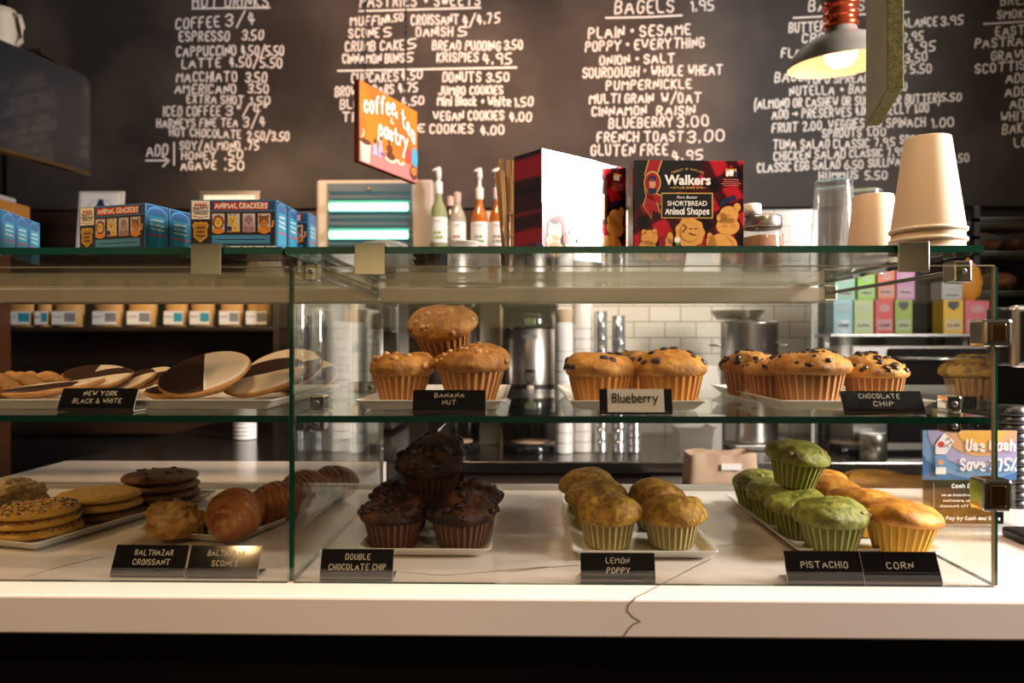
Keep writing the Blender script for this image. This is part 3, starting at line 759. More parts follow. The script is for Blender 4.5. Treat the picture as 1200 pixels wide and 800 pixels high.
mb = MB(); mb.lathe([(.045, .155), (.048, .16), (.046, .19), (.02, .215), (.008, .225)], SH_O, 32, cap1=True); mb.build('cap', lamp)
mb = MB(); mb.lathe([(.015, .088), (.02, .078), (.035, .055), (.041, .034), (.037, .012), (.024, -.003), (0, -.008)], mat('warm_bulb', (1, .7, .4), .3, emit=(1.0, .62, .28), estr=3.2), 24); mb.build('bulb', lamp)
mb = MB(); mb.tube([(0, 0, .22), (0, 0, 3.2 - c.z)], .004, BLACK, 6); mb.build('cord', lamp)
ld = bpy.data.lights.new('pendant_bulb_light', 'POINT'); ld.energy = 1.1; ld.color = (1, .66, .36); ld.shadow_soft_size = .04
lo = bpy.data.objects.new('pendant_bulb_light', ld); col_link(lo); lo.location = c + Vector((0, 0, -.03))

# ================================================================== counters
def marble(name):
    """white quartz with a few thin meandering brown veins"""
    m = bpy.data.materials.new(name); m.use_nodes = True
    nt = m.node_tree; b = nt.nodes['Principled BSDF']
    tc = nt.nodes.new('ShaderNodeTexCoord')
    n1 = nt.nodes.new('ShaderNodeTexNoise'); n1.inputs['Scale'].default_value = 2.1; n1.inputs['Detail'].default_value = 3.0
    n1.inputs['Distortion'].default_value = 0.6
    sb = nt.nodes.new('ShaderNodeMath'); sb.operation = 'SUBTRACT'; sb.inputs[1].default_value = 0.5
    ab = nt.nodes.new('ShaderNodeMath'); ab.operation = 'ABSOLUTE'
    r = nt.nodes.new('ShaderNodeValToRGB')
    r.color_ramp.elements[0].position = 0.0; r.color_ramp.elements[0].color = (0.30, 0.22, 0.16, 1)
    r.color_ramp.elements[1].position = 0.009; r.color_ramp.elements[1].color = (0.74, 0.68, 0.62, 1)
    nt.links.new(tc.outputs['Object'], n1.inputs['Vector']); nt.links.new(n1.outputs['Fac'], sb.inputs[0])
    nt.links.new(sb.outputs[0], ab.inputs[0]); nt.links.new(ab.outputs[0], r.inputs['Fac'])
    nt.links.new(r.outputs['Color'], b.inputs['Base Color'])
    b.inputs['Roughness'].default_value = 0.16
    return m
QUARTZ = mat('white_quartz', (0.74, 0.655, 0.60), 0.16, col2=(0.78, 0.70, 0.645), nscale=3.0, ncon=(.3, .7))
VEIN = mat('brown_vein', (0.24, 0.17, 0.12), 0.3)
ctr = thing('service_counter', (0.1, 0.25, 0), 'long white quartz service counter with thin brown veins and black base', 'counter')
m = MB(); m.box((-1.6, -.0435, ZC - .0405), (1.5, .545, ZC), QUARTZ, .0025)
rnd = random.Random(8)
def vein(pts, w):   # a vein in the stone: on the top it lies at counter level, on the front edge on the vertical face
    q = []
    for i in range(len(pts) - 1):
        (ax, ay), (bx, by) = pts[i], pts[i + 1]
        for k in range(6): q.append((ax + (bx - ax) * k / 6, ay + (by - ay) * k / 6 + rnd.uniform(-.25, .25)))
    q.append(pts[-1])
    def put(px, py):
        if py > 700.5: 
            p = Wp(px, py, 1); k = (-.0436 - CY) / (p.y - CY); return Vector((p.x * k, -.0437, EYE + (p.z - EYE) * k))
        return Gp(px, py, ZC + .0001)
    m.add([], [], VEIN); ribbon(m, q, w, VEIN, put, 5)
vein([(832, 655), (806, 668), (776, 684), (757, 694), (744, 700)], 1.3); vein([(744, 701), (736, 709), (735, 716), (742, 723), (750, 728)], 1.5); vein([(750, 728), (742, 731), (735, 739), (731, 745)], 1.5)
vein([(595, 670), (635, 665), (678, 662)], 1.0); vein([(834, 641), (860, 637), (905, 640)], 1.0); vein([(596, 620), (640, 618), (660, 614)], .8)
vein([(470, 670), (520, 674), (590, 668), (640, 664)], .9); vein([(30, 676), (70, 664), (120, 652)], .9)
m.build('stone_slab', ctr, world=True)
m = MB(); m.box((-1.6, .02, 0), (1.5, .50, ZC - .0405), mat('base_black', (.004, .004, .004), .7, spec=.2))
m.build('base_panel', ctr, world=True)
# raised stone ledge behind the left case
ga = Gp(2, 569, ZC + .012); 
xl = Gp(413, 569, ZC + .012).x
zl_ = ZC + .004; pa, pb = Gp(57, 545, zl_), Gp(-40, 570, zl_)
m = MB(); m.prism([(pb.x, .56), (xl, .56), (xl, .80), (pa.x, .80)], ZC - .05, zl_, QUARTZ); m.build('stone_ledge', ctr, world=True)
# black side counter running back from the service counter
x0 = Gp(57, 545, ZC).x; x1 = Gp(463, 545, ZC).x
BLK_TOP = mat('black_stone', (.010, .009, .009), .16)
m = MB(); m.box((x0, .81, ZC - .04), (x1 + .02, 1.90, ZC), BLK_TOP, .003); m.box((x0 + .03, .83, 0), (x1, 1.88, ZC - .04), BLACK)
tag(m.build('side_counter', world=True, loc=((x0 + x1) / 2, 1.3, 0)), 'glossy black side counter running back behind the left case', 'counter')
# back counter, stainless steel
bc = thing('back_counter', (0.9, 2.25, 0), 'stainless steel back counter along the tiled wall', 'counter')
m = MB(); m.box((x1 + .03, 1.885, ZB - .04), (2.48, WALLY - .005, ZB), mat('counter_steel', (.30, .28, .26), .22, 1.0), .003); m.build('steel_top', bc, world=True)
m = MB(); m.box((x1 + .05, 1.93, 0), (2.48, WALLY - .02, ZB - .04), mat('brown_black_cabinet', (.045, .028, .022), .4)); m.build('cabinet_front', bc, world=True)

# ================================================================== glass display case
XL = Wp(340, 500, .8).x; XR = Wp(1170, 500, .8).x
D = 0.51
case = thing('display_case', ((XL + XR) / 2, 0.25, ZC), 'glass pastry display case with polished green edges and chrome clips', 'display case')
TH = .006
def pane(lo, hi, m=GLASS, edges='', name='glass_pane', em=EDGE):
    """a glass sheet; edges names the polished rims that show: x X y Y z Z (low, high)"""
    mb = MB(); mb.box(lo, hi, m); o = mb.build(name, case, world=True)
    if edges:
        e = MB(); k = .0006
        for s_ in edges:
            a = list(lo); b = list(hi); i = 'xyz'.index(s_.lower())
            if s_.islower(): b[i] = lo[i] - .0001; a[i] = lo[i] - k
            else: a[i] = hi[i] + .0001; b[i] = hi[i] + k
            e.box(a, b, em)
        q = e.build('polished_edge', o); q.location = (0, 0, 0)
        for v in q.data.vertices: v.co -= Vector(case.location)
    return o
XLL = -1.25
zt0 = ZT - .0075
ytop = zt0 - .012                                   # top edge of the front panes
pane((XLL, -.022, zt0), (XL - .002, D + .03, ZT), SHELFGLASS, 'yX', 'top_glass')
pane((XL + .002, -.022, zt0), (Wp(1151, 290, .78).x, D + .03, ZT), SHELFGLASS, 'yxX', 'top_glass')
pane((XLL, 0, ZC + .0005), (XL - .0035, .005, ytop), GLASS, 'z', 'front_glass')
pane((XL + .0035, 0, ZC + .0005), (XR - .004, .005, ytop), GLASS, 'z', 'front_glass')
pane((XL - .003, .0065, ZC + .0005), (XL + .003, D, ytop), GLASS, 'yz', 'divider_glass')
m = MB(); m.box((XL - .003, D + .0002, ZC + .001), (XL + .003, D + .0008, ytop), mat('pale_glass_edge', (.42, .44, .40), .3)); m.build('polished_rim', case, world=True)
pane((XR - .003, .0065, ZC + .0005), (XR + .003, D, ytop), GLASS, 'yz', 'end_glass')
m = MB(); m.box((XR - .003, D + .0002, ZC + .001), (XR + .003, D + .0008, ytop), mat('pale_glass_edge', (.42, .44, .40), .3)); m.build('polished_rim', case, world=True)
pane((XLL, .009, ZM - .0075), (XL - .0045, D - .03, ZM), SHELFGLASS, 'y', 'shelf_glass')
pane((XL + .0045, .009, ZM - .0075), (XR - .0045, D - .03, ZM), SHELFGLASS, 'y', 'shelf_glass')
# thin light line along the top of the front panes
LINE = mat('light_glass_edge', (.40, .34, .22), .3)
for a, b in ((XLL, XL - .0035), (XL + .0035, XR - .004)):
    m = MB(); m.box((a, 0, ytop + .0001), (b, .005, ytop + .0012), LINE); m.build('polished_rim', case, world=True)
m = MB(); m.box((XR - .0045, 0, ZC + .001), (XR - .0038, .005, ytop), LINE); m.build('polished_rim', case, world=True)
# back rail under the top glass and the track on the counter
m = MB(); m.box((XLL, .442, zt0 - .026), (XL - .004, .492, zt0 - .0008), OFFWHITE, .002); m.build('back_rail', case, world=True)
m = MB(); m.box((XL + .004, .442, zt0 - .026), (XR - .006, .492, zt0 - .0008), OFFWHITE, .002); m.build('back_rail', case, world=True)
m = MB(); m.box((XLL, D + .002, ZC + .0003), (XR, D + .022, ZC + .0085), mat('track_metal', (.42, .40, .36), .35, .6), .001); m.build('door_track', case, world=True)
# chrome clips hooked over the top glass, holding the front panes
for pc in (242.5, 434, 1069):
    c = Wp(pc, 300, .775); m = MB()
    w = .0162; y0 = -.0262; zt = ZT + .0012; zb = Wp(pc, 322 if pc < 1000 else 319, .775).z
    m.box((c.x - w, y0, zt), (c.x + w, .020, zt + .0018), CHROME, .0006)
    m.box((c.x - w, y0 - .0022, zb), (c.x + w, y0, zt + .0018), CHROME, .0006)
    m.build('chrome_clip', case, world=True)
# square clips that tie shelf, divider and end pane together
def block_clip(x0, x1, y0, y1, z0, z1):
    m = MB(); m.box((x0, y0, z0), (x1, y1, z1), CHROME, .0022)
    c = ((x0 + x1) / 2, (z0 + z1) / 2)
    m.lathe([(.0035, 0), (.0035, -.0012), (.002, -.0016), (0, -.001)], DARKSTEEL, 12, axis='Y', c=(c[0], y0, c[1]))
    m.build('shelf_clip', case, world=True)
for yy in (.06, .36):
    block_clip(XL + .0035, XL + .0205, yy, yy + .022, ZM + .0005, ZM + .019); block_clip(XL + .0035, XL + .0205, yy, yy + .022, ZM - .024, ZM - .008)
    block_clip(XR - .0205, XR - .0035, yy, yy + .022, ZM + .0005, ZM + .019); block_clip(XR - .0205, XR - .0035, yy, yy + .022, ZM - .024, ZM - .008)
for yy in (.04, .40):
    block_clip(XL + .0035, XL + .018, yy, yy + .02, zt0 - .024, zt0 - .001)
    block_clip(XR - .024, XR - .0035, yy, yy + .024, zt0 - .026, zt0 - .001)
for xx in (XL + .011, XR - .011):
    m = MB(); m.box((xx - .0022, .06, zt0 - .015), (xx + .0022, .42, zt0 - .010), DARKSTEEL, .001); m.build('cross_bar', case, world=True)
# chrome corner hinges between the front and the end pane
for pya, pyb in ((373, 406), (563, 601)):
    za, zb = Wp(1165, pya, .79).z, Wp(1165, pyb, .79).z
    m = MB(); m.box((XR - .019, -.006, zb), (XR + .012, .022, za), CHROME, .0035)
    m.box((XR - .012, -.0075, zb + .006), (XR + .004, -.0058, za - .006), mat('hinge_inset', (.45, .22, .10), .15, 1.0), .001)
    m.build('corner_hinge', case, world=True)

# ================================================================== things on the top glass
INK_BLUE = mat('cracker_blue', (.010, .055, .14), .35); INK_LB = mat('cracker_light_blue', (.035, .19, .33), .35)
INK_BLK = mat('cracker_black', (.010, .010, .014), .35); INK_RED = mat('cracker_red', (.50, .02, .03), .35)
INK_CRM = mat('cracker_cream', (.78, .68, .54), .4); INK_GLD = mat('cracker_gold', (.56, .30, .03), .35)
INK_ORG = mat('cracker_orange', (.60, .20, .02), .4); INK_YEL = mat('cracker_yellow', (.70, .44, .06), .4)
INK_MAU = mat('cracker_mauve', (.30, .15, .17), .4); INK_SKY = mat('cracker_pale', (.45, .52, .55), .4)
INK_BRN = mat('cracker_brown', (.22, .06, .015), .4); INK_GRN = mat('cracker_green', (.22, .45, .20), .4)
INK_TEAL = mat('cracker_teal', (.012, .16, .24), .35); INK_NVY = mat('cracker_navy', (.008, .02, .08), .35)
bw, bd, bh = .0965, .0345, .0560
def cracker_box():
    t = thing('cracker_box', (0, 0, 0), '-', 'cracker box', 'animal cracker boxes on the top glass')
    mb = MB(); mb.box((-bw / 2, 0, 0), (bw / 2, bd, bh), INK_BLUE, .0006)
    mb.build('carton', t)
    mb = MB(); p = Panel(mb, (-bw / 2, -.00015, 0), (1, 0, 0), (0, 0, 1), .00012)
    p.rect(0.0004, .0045, bw - .0004, bh - .0004, INK_LB, 0)
    p.rect(.0016, .0058, bw - .0016, bh - .0016, INK_BLUE, 1)
    p.rect(.0016, .0058, bw - .0016, .0430, INK_BLK, 2); p.rect(.0016, .0428, bw - .0016, .0440, INK_LB, 3)
    p.rect(.0022, .0345, .0225, .0548, INK_CRM, 3)
    for q in range(5): p.poly([(.0055 + q * .0028, .0492), (.0083 + q * .0028, .0492), (.0069 + q * .0028, .0530)], INK_RED, 4)
    p.text('HAPPY', .0045, .0205, .0445, .0040, .0007, INK_BLK, 4, 1, .05); p.text('SNACKS', .0050, .0200, .0395, .0036, .0006, INK_BLK, 4, 2, .05)
    p.line([(.004, .0378), (.0125, .0362), (.021, .0378)], .0006, INK_BLK, 4)
    sh = [(.5, 0), (.92, .28), (.90, .62), (1, .80), (.86, .98), (.62, .94), (.5, 1), (.38, .94), (.14, .98), (0, .80), (.10, .62), (.08, .28)]
    p.poly([(.0028 + a * .0185, .0085 + b * .0235) for a, b in sh], INK_GLD, 3)
    p.poly([(.0045 + a * .0151, .0105 + b * .0197) for a, b in sh], mat('badge_bronze', (.36, .17, .01), .4), 4)
    for q, s_ in enumerate('abc'): p.scribble(.0075 + (q == 1) * .001, .0167 - (q == 1) * .001, .0238 - q * .0045, .0026, .0007, INK_BLK, 5, 3 + q)
    p.poly([(.027, .0448), (.087, .0446), (.0878, .0535), (.0265, .0530)], INK_RED, 4)
    p.text('ANIMAL', .0285, .0530, .0464, .0055, .0013, INK_CRM, 5, 7, .05); p.text('CRACKERS', .0560, .0862, .0464, .0055, .0013, INK_CRM, 5, 8, .05)
    bx = [.0245, .0415, .0585, .0755]
    for q, x in enumerate(bx):
        p.rect(x, .0195, x + .0150, .0412, INK_BRN, 3); p.rect(x + .0008, .0205, x + .0142, .0402, INK_SKY, 4)
        cx, cy = x + .0075, .0310
        if q == 0:
            p.disc(cx, .0215, .0065, .0035, INK_ORG, 5); p.disc(cx, cy, .0065, .0080, INK_BRN, 5, wob=.06, nw=9); p.disc(cx, cy - .0005, .0042, .0052, INK_YEL, 6)
        elif q == 1:
            p.poly([(cx - .002, .0205), (cx + .0055, .0205), (cx + .0045, .030), (cx - .001, .033)], INK_YEL, 5); p.disc(cx - .001, .0335, .0045, .0050, INK_YEL, 6)
            p.disc(cx + .002, .0245, .0015, .0015, INK_ORG, 6, 8); p.disc(cx - .0045, .0240, .0025, .003, INK_NVY, 5, 8)
            p.line([(cx - .003, .0375), (cx - .0035, .0400)], .001, INK_BRN, 6); p.line([(cx + .001, .0375), (cx + .002, .0400)], .001, INK_BRN, 6)
        elif q == 2:
            p.disc(cx, .0235, .0062, .0042, INK_MAU, 5); p.disc(cx, .0330, .0045, .0060, INK_MAU, 6); p.disc(cx, .0290, .0055, .0042, mat('cracker_pink', (.42, .24, .25), .4), 7)
        else:
            p.disc(cx, .0225, .0062, .0045, INK_ORG, 5); p.disc(cx, .0320, .0052, .0060, INK_BRN, 6); p.disc(cx, .0300, .0035, .0040, INK_ORG, 7)
            p.disc(cx - .0040, .0372, .0018, .0018, INK_BRN, 6, 8); p.disc(cx + .0040, .0372, .0018, .0018, INK_BRN, 6, 8)
            p.line([(cx + .005, .024), (cx + .0095, .027), (cx + .0100, .032)], .0022, INK_ORG, 7)
        for s_ in (-1, 1): p.disc(cx - (.001 if q == 1 else 0) + s_ * .0016, .0340 if q == 1 else .0325, .0006, .0008, INK_BLK, 8, 8)
        p.disc(cx - (.001 if q == 1 else 0), .0300 if q != 1 else .0315, .0011, .0007, INK_BLK, 8, 8)
    p.rect(.0245, .0070, .0895, .0168, INK_LB, 3); p.rect(.0258, .0080, .0882, .0158, mat('cracker_mid_blue', (.04, .20, .34), .4), 4)
    p.rect(.0300, .0115, .0840, .0124, INK_NVY, 5)
    p.rect(0, 0, bw, .0045, INK_CRM, 0)
    for q in range(14):
        p.disc(.005 + q * .0066, .0022, .0026, .0021, (INK_BLK, INK_GRN, INK_BRN, INK_SKY)[q % 4], 1, 8)
    mb.build('printed_front', t)
    mb = MB(); p = Panel(mb, (bw / 2 + .00015, 0, 0), (0, 1, 0), (0, 0, 1), .00012)
    p.rect(.0004, .0004, bd - .0004, bh - .0004, INK_LB, 0); p.rect(.0012, .0045, bd - .0012, bh - .0012, INK_NVY, 1)
    def arch(a, b, h0, h1, m_, L):
        c = (a + b) / 2; r = (b - a) / 2
        p.poly([(a, h0), (b, h0)] + [(c + r * math.cos(PI * k / 12), h1 - r * .55 + r * .55 * math.sin(PI * k / 12)) for k in range(13)], m_, L)
    arch(.0022, bd - .0022, .0055, bh - .0022, INK_LB, 2); arch(.0034, bd - .0034, .0065, bh - .0034, INK_BLUE, 3)
    p.rect(.0048, .0220, bd - .0048, .0430, INK_TEAL, 4); p.rect(.0048, .0070, bd - .0048, .0200, INK_TEAL, 4); p.rect(.0034, .0205, bd - .0034, .0216, INK_RED, 4)
    for q in range(3): p.scribble(.007, bd - .007, .0265 + q * .0053, .0026, .0006, INK_CRM, 5, 20 + q)
    for q in range(6): p.disc(.004 + q * .0052, .0022, .002, .002, (INK_BLK, INK_GRN)[q % 2], 1, 8)
    mb.build('printed_end', t)
    return t
box0 = cracker_box()
zt_ = ZT + .0003
def at_right_corner(px, d): return Wp(px, 290, d)
# middle group: straight rows seen from the right
cB = at_right_corner(324, .806)
specs = [
 ((cB.x - bw / 2, cB.y, zt_), 0, 'animal cracker box facing straight ahead above the left chrome clip'),
 ((cB.x - bw / 2 + .001, cB.y + bd + .002, zt_), 0, 'cracker box hidden directly behind the straight-facing one, only its blue end showing'),
 ((cB.x - bw / 2 + .012, cB.y + 2 * bd + .010, zt_), 0, 'rearmost cracker box of the middle row, nearest the insect light trap')]
a = -math.radians(16.5)
R2 = Matrix.Rotation(a, 2)
cA = Wp(170.5, 290, .822)
def rot_box(cx, cy, k):   # k = place in a row running back from the right front corner
    off = R2 @ Vector((-bw / 2, k * (bd + .0015)))
    return (cx + off.x, cy + off.y, zt_)
specs += [(rot_box(cA.x, cA.y, 0), a, 'cracker box turned slightly left, in front of the framed letter notice'),
          (rot_box(cA.x, cA.y, 1), a, 'cracker box tucked behind the turned one, left of the straight-facing box')]
a3 = math.radians(13); R3 = Matrix.Rotation(a3, 2)
c3 = Wp(2.5, 290, .858)
for k, lab in enumerate(('cracker box at the left picture edge, nearest end panel of three', 'cracker box at far left, middle end panel of three', 'cracker box at far left, rearmost end panel of three')):
    off = R3 @ Vector((-bw / 2, k * (bd + .001)))
    specs.append(((c3.x + off.x, c3.y + off.y, zt_), a3, lab))
for i, (loc, rz, lab) in enumerate(specs):
    if i == 0: box0.location = loc; box0.rotation_euler = (0, 0, rz); box0['label'] = lab
    else: dup(box0, loc, lab, rz)

# shortbread cartons
PLAID = None
def tartan():
    m = bpy.data.materials.new('red_tartan_print'); m.use_nodes = True
    nt = m.node_tree; b = nt.nodes['Principled BSDF']
    tc = nt.nodes.new('ShaderNodeTexCoord')
    def wave(dirn, sc, rot):
        mp = nt.nodes.new('ShaderNodeMapping'); mp.inputs['Rotation'].default_value = rot
        w = nt.nodes.new('ShaderNodeTexWave'); w.bands_direction = dirn; w.inputs['Scale'].default_value = sc; w.inputs['Distortion'].default_value = 1.2
        w.inputs['Detail'].default_value = 2.0
        r = nt.nodes.new('ShaderNodeValToRGB'); r.color_ramp.elements[0].position = .25; r.color_ramp.elements[0].color = (.10, .10, .12, 1)
        r.color_ramp.elements[1].position = .55; r.color_ramp.elements[1].color = (1, 1, 1, 1)
        nt.links.new(tc.outputs['Object'], mp.inputs[0]); nt.links.new(mp.outputs[0], w.inputs[0]); nt.links.new(w.outputs['Fac'], r.inputs[0])
        return r
    a_ = wave('X', 9, (0, .5, 0)); c_ = wave('Z', 8, (0, .5, 0))
    mu = nt.nodes.new('ShaderNodeMix'); mu.data_type = 'RGBA'; mu.blend_type = 'MULTIPLY'; mu.inputs[0].default_value = 1
    nt.links.new(a_.outputs[0], mu.inputs[6]); nt.links.new(c_.outputs[0], mu.inputs[7])
    mv = nt.nodes.new('ShaderNodeMix'); mv.data_type = 'RGBA'; mv.blend_type = 'MULTIPLY'; mv.inputs[0].default_value = 1
    mv.inputs[7].default_value = (.42, .008, .016, 1)
    nt.links.new(mu.outputs[2], mv.inputs[6]); nt.links.new(mv.outputs[2], b.inputs['Base Color'])
    b.inputs['Roughness'].default_value = .13; b.inputs['Coat Weight'].default_value = 1.0; b.inputs['Coat Roughness'].default_value = .04; b.inputs['Coat IOR'].default_value = 1.8
    return m
TARTAN = tartan()
SB_BLK = mat('carton_black', (.010, .008, .008), .13, coat=.6); SB_RED = mat('carton_red', (.30, .010, .016), .13, coat=.6)
SB_WHT = mat('carton_white', (.85, .82, .76), .2); SB_GLD = mat('carton_gold', (.55, .33, .08), .25); SB_BIS = mat('carton_biscuit', (.66, .32, .07), .2, coat=.4)
SB_BISD = mat('carton_biscuit_line', (.42, .17, .03), .25); SB_NVY = mat('carton_navy', (.012, .014, .06), .2)
for q_ in (SB_BLK, SB_RED, SB_WHT, SB_GLD, SB_BIS, SB_BISD, SB_NVY):      # laminated print
    b_ = q_.node_tree.nodes['Principled BSDF']; b_.inputs['Coat Weight'].default_value = 1.0; b_.inputs['Coat Roughness'].default_value = .04; b_.inputs['Coat IOR'].default_value = 1.8
def shortbread(w, h, dp, loc, rz, lab):
    t = thing('shortbread_box', loc, lab, 'biscuit box', 'red tartan shortbread boxes', rz=rz)
    mb = MB(); mb.box((0, 0, 0), (w, dp, h), TARTAN, .0008); mb.build('carton', t)
    mb = MB(); p = Panel(mb, (0, -.0002, 0), (1, 0, 0), (0, 0, 1), .00015)
    X = lambda a: a * w; Y = lambda b: b * h
    p.poly([(0, Y(.50)), (X(.10), Y(.60)), (X(.26), Y(.66)), (X(.50), Y(.72)), (X(.60), Y(.86)), (X(.62), Y(1)), (0, Y(1))], SB_BLK, 1)
    # ribbon with a portrait badge
    for L, m_, g in ((2, SB_GLD, .012), (3, SB_RED, 0)):
        p.poly([(X(.14 - g), Y(1)), (X(.245 + g), Y(1)), (X(.20 + g), Y(.85)), (X(.10 - g), Y(.85))], m_, L)
        p.poly([(X(.10 - g), Y(.72 + g)), (X(.26 + g), Y(.64 + g)), (X(.26 + g), Y(.56 - g)), (X(.12 - g), Y(.64 - g))], m_, L)
        p.poly([(X(.12 - g), Y(.66)), (X(.17 + g), Y(.66)), (X(.235 + g), Y(.49 - g)), (X(.17), Y(.51)), (X(.155), Y(.44 - g)), (X(.09 - g), Y(.56))], m_, L)
    p.disc(X(.165), Y(.78), X(.078), Y(.115), SB_GLD, 4, 24); p.disc(X(.165), Y(.78), X(.066), Y(.100), SB_RED, 5, 24)
    p.disc(X(.165), Y(.77), X(.03), Y(.05), mat('badge_skin', (.5, .25, .15), .3), 6, 12); p.disc(X(.165), Y(.82), X(.035), Y(.03), SB_NVY, 6, 12); p.disc(X(.165), Y(.70), X(.04), Y(.03), SB_NVY, 6, 12)
    font_print(p, 'Walkers', X(.275), X(.695), Y(.765), Y(.095), SB_WHT, 4, .03)
    st = 'PRODUCT OF SCOTLAND'
    for q, ch in enumerate(st):
        a_ = (q - 9) / 9.0
        p.text(ch, X(.485 + a_ * .14) - .0008, X(.485 + a_ * .14) + .0008, Y(.905 - .035 * a_ * a_), Y(.018), .0004, SB_GLD, 4, q, .02) if ch != ' ' else None
    p.text('ESTABLISHED 1898', X(.355), X(.62), Y(.725), Y(.018), .0005, SB_GLD, 4, 4, .03)
    p.line([(X(.32), Y(.733)), (X(.35), Y(.733))], .0005, SB_GLD, 4); p.line([(X(.625), Y(.733)), (X(.655), Y(.733))], .0005, SB_GLD, 4)
    p.rect(X(.245), Y(.435), X(.715), Y(.685), SB_GLD, 4); p.rect(X(.256), Y(.446), X(.704), Y(.674), SB_BLK, 5)
    font_print(p, 'Pure Butter', X(.385), X(.575), Y(.628), Y(.028), SB_WHT, 6, 0, .3)
    font_print(p, 'SHORTBREAD', X(.30), X(.66), Y(.558), Y(.048), SB_WHT, 6, .012)
    p.text('Animal Shapes', X(.285), X(.68), Y(.475), Y(.062), .0013, SB_WHT, 6, 9, .06)
    # crest
    p.poly([(X(.83), Y(.845)), (X(.93), Y(.845)), (X(.93), Y(.92)), (X(.83), Y(.92))], SB_GLD, 3); p.disc(X(.88), Y(.88), X(.03), Y(.03), SB_WHT, 4, 10); p.disc(X(.88), Y(.935), X(.02), Y(.018), SB_RED, 4, 10)
    p.disc(X(.845), Y(.87), X(.015), Y(.03), SB_WHT, 4, 8); p.disc(X(.915), Y(.87), X(.015), Y(.03), SB_NVY, 4, 8)
    for q in range(4): p.rect(X(.81 - (q == 2) * .02), Y(.812 - q * .02), X(.95 + (q == 2) * .02), Y(.819 - q * .02), mat('carton_pink', (.5, .12, .12), .3), 3)
    # biscuits
    def bis(parts, face):
        for (cx, cy, rx, ry) in parts: p.disc(X(cx), Y(cy) , X(rx) + .0006, Y(ry) + .0006, SB_BISD, 2, 20)
        for (cx, cy, rx, ry) in parts: p.disc(X(cx), Y(cy), X(rx), Y(ry), SB_BIS, 3, 20)
        for pts in face: p.line([(X(a_), Y(b_)) for a_, b_ in pts], .0006, SB_BISD, 4)
    bis([(.14, .245, .075, .075), (.09, .30, .022, .025), (.185, .305, .022, .025), (.12, .16, .075, .06), (.14, .09, .085, .07), (.30, .13, .045, .12), (.325, .24, .028, .06)],
        [[(.08, .2), (.13, .19), (.17, .2)], [(.1, .14), (.16, .13)], [(.11, .25), (.12, .25)], [(.16, .25), (.17, .25)]])
    p.poly([(X(.225), Y(.26)), (X(.285), Y(.26)), (X(.285), Y(.15)), (X(.225), Y(.15))], SB_RED, 5); p.line([(X(.255), Y(.26)), (X(.255), Y(.15))], .001, SB_NVY, 6)
    p.disc(X(.505), Y(.295), X(.135), Y(.150), SB_BISD, 5, 48, .05, 9); p.disc(X(.505), Y(.295), X(.130), Y(.144), SB_BIS, 6, 48, .05, 9); p.disc(X(.505), Y(.30), X(.088), Y(.095), SB_BISD, 7, 24); p.disc(X(.505), Y(.30), X(.085), Y(.091), SB_BIS, 8, 24)
    for pts in ([(.445, .375), (.475, .345), (.44, .30)], [(.505, .335), (.525, .335)], [(.55, .335), (.57, .335)], [(.50, .292), (.53, .275), (.56, .275)]):
        p.line([(X(a_), Y(b_)) for a_, b_ in pts], .0012, SB_BLK, 9)
    p.disc(X(.39), Y(.225), X(.028), Y(.03), SB_WHT, 9, 12, .15, 5); p.disc(X(.395), Y(.185), X(.02), Y(.015), mat('leaf_green', (.08, .25, .03), .4), 9, 8)
    bis([(.85, .36, .105, .085), (.86, .47, .085, .085), (.80, .44, .05, .05), (.935, .545, .03, .04)], [[(.8, .36), (.83, .39), (.85, .35), (.8, .36)], [(.88, .36), (.91, .39), (.93, .35), (.88, .36)], [(.84, .47), (.88, .46)]])
    p.poly([(X(.765), Y(.555)), (X(.80), Y(.62)), (X(.91), Y(.665)), (X(.93), Y(.625)), (X(.84), Y(.58))], SB_NVY, 5); p.disc(X(.85), Y(.66), X(.02), Y(.02), SB_RED, 6, 8)
    bis([(.80, .17, .135, .12), (.70, .205, .045, .07), (.685, .265, .022, .03), (.74, .06, .05, .06), (.90, .06, .04, .06)], [[(.70, .18), (.74, .17), (.76, .2)], [(.72, .13), (.76, .12)], [(.84, .26), (.90, .2), (.91, .1)], [(.8, .09), (.86, .08)]])
    p.line([(X(.60), Y(.17)), (X(.67), Y(.11))], .0012, SB_GLD, 4); p.disc(X(.02), Y(.08), X(.02), Y(.04), mat('thistle', (.16, .03, .20), .4), 3, 10); p.disc(X(.36), Y(.10), X(.02), Y(.03), MATS['thistle'], 3, 10)
    mb.build('printed_front', t)
    return t
pl = Wp(635, 300, .878); pr = Wp(734, 300, .978)
w1 = math.hypot(pr.x - pl.x, pr.y - pl.y); a1 = math.atan2(pr.y - pl.y, pr.x - pl.x)
h1 = Wp(635, 174, .878).z - ZT
shortbread(w1, h1, .052, (pl.x, pl.y, zt_), a1, 'shortbread box turned to the right, its front glaring white with reflected daylight')
pl = Wp(743, 300, .945); pr = Wp(872, 300, .950)
w1 = math.hypot(pr.x - pl.x, pr.y - pl.y); a1 = math.atan2(pr.y - pl.y, pr.x - pl.x)
shortbread(w1, Wp(743, 188, .945).z - ZT, .045, (pl.x, pl.y, zt_), a1 , 'shortbread box facing the front, its animal biscuits clearly visible')

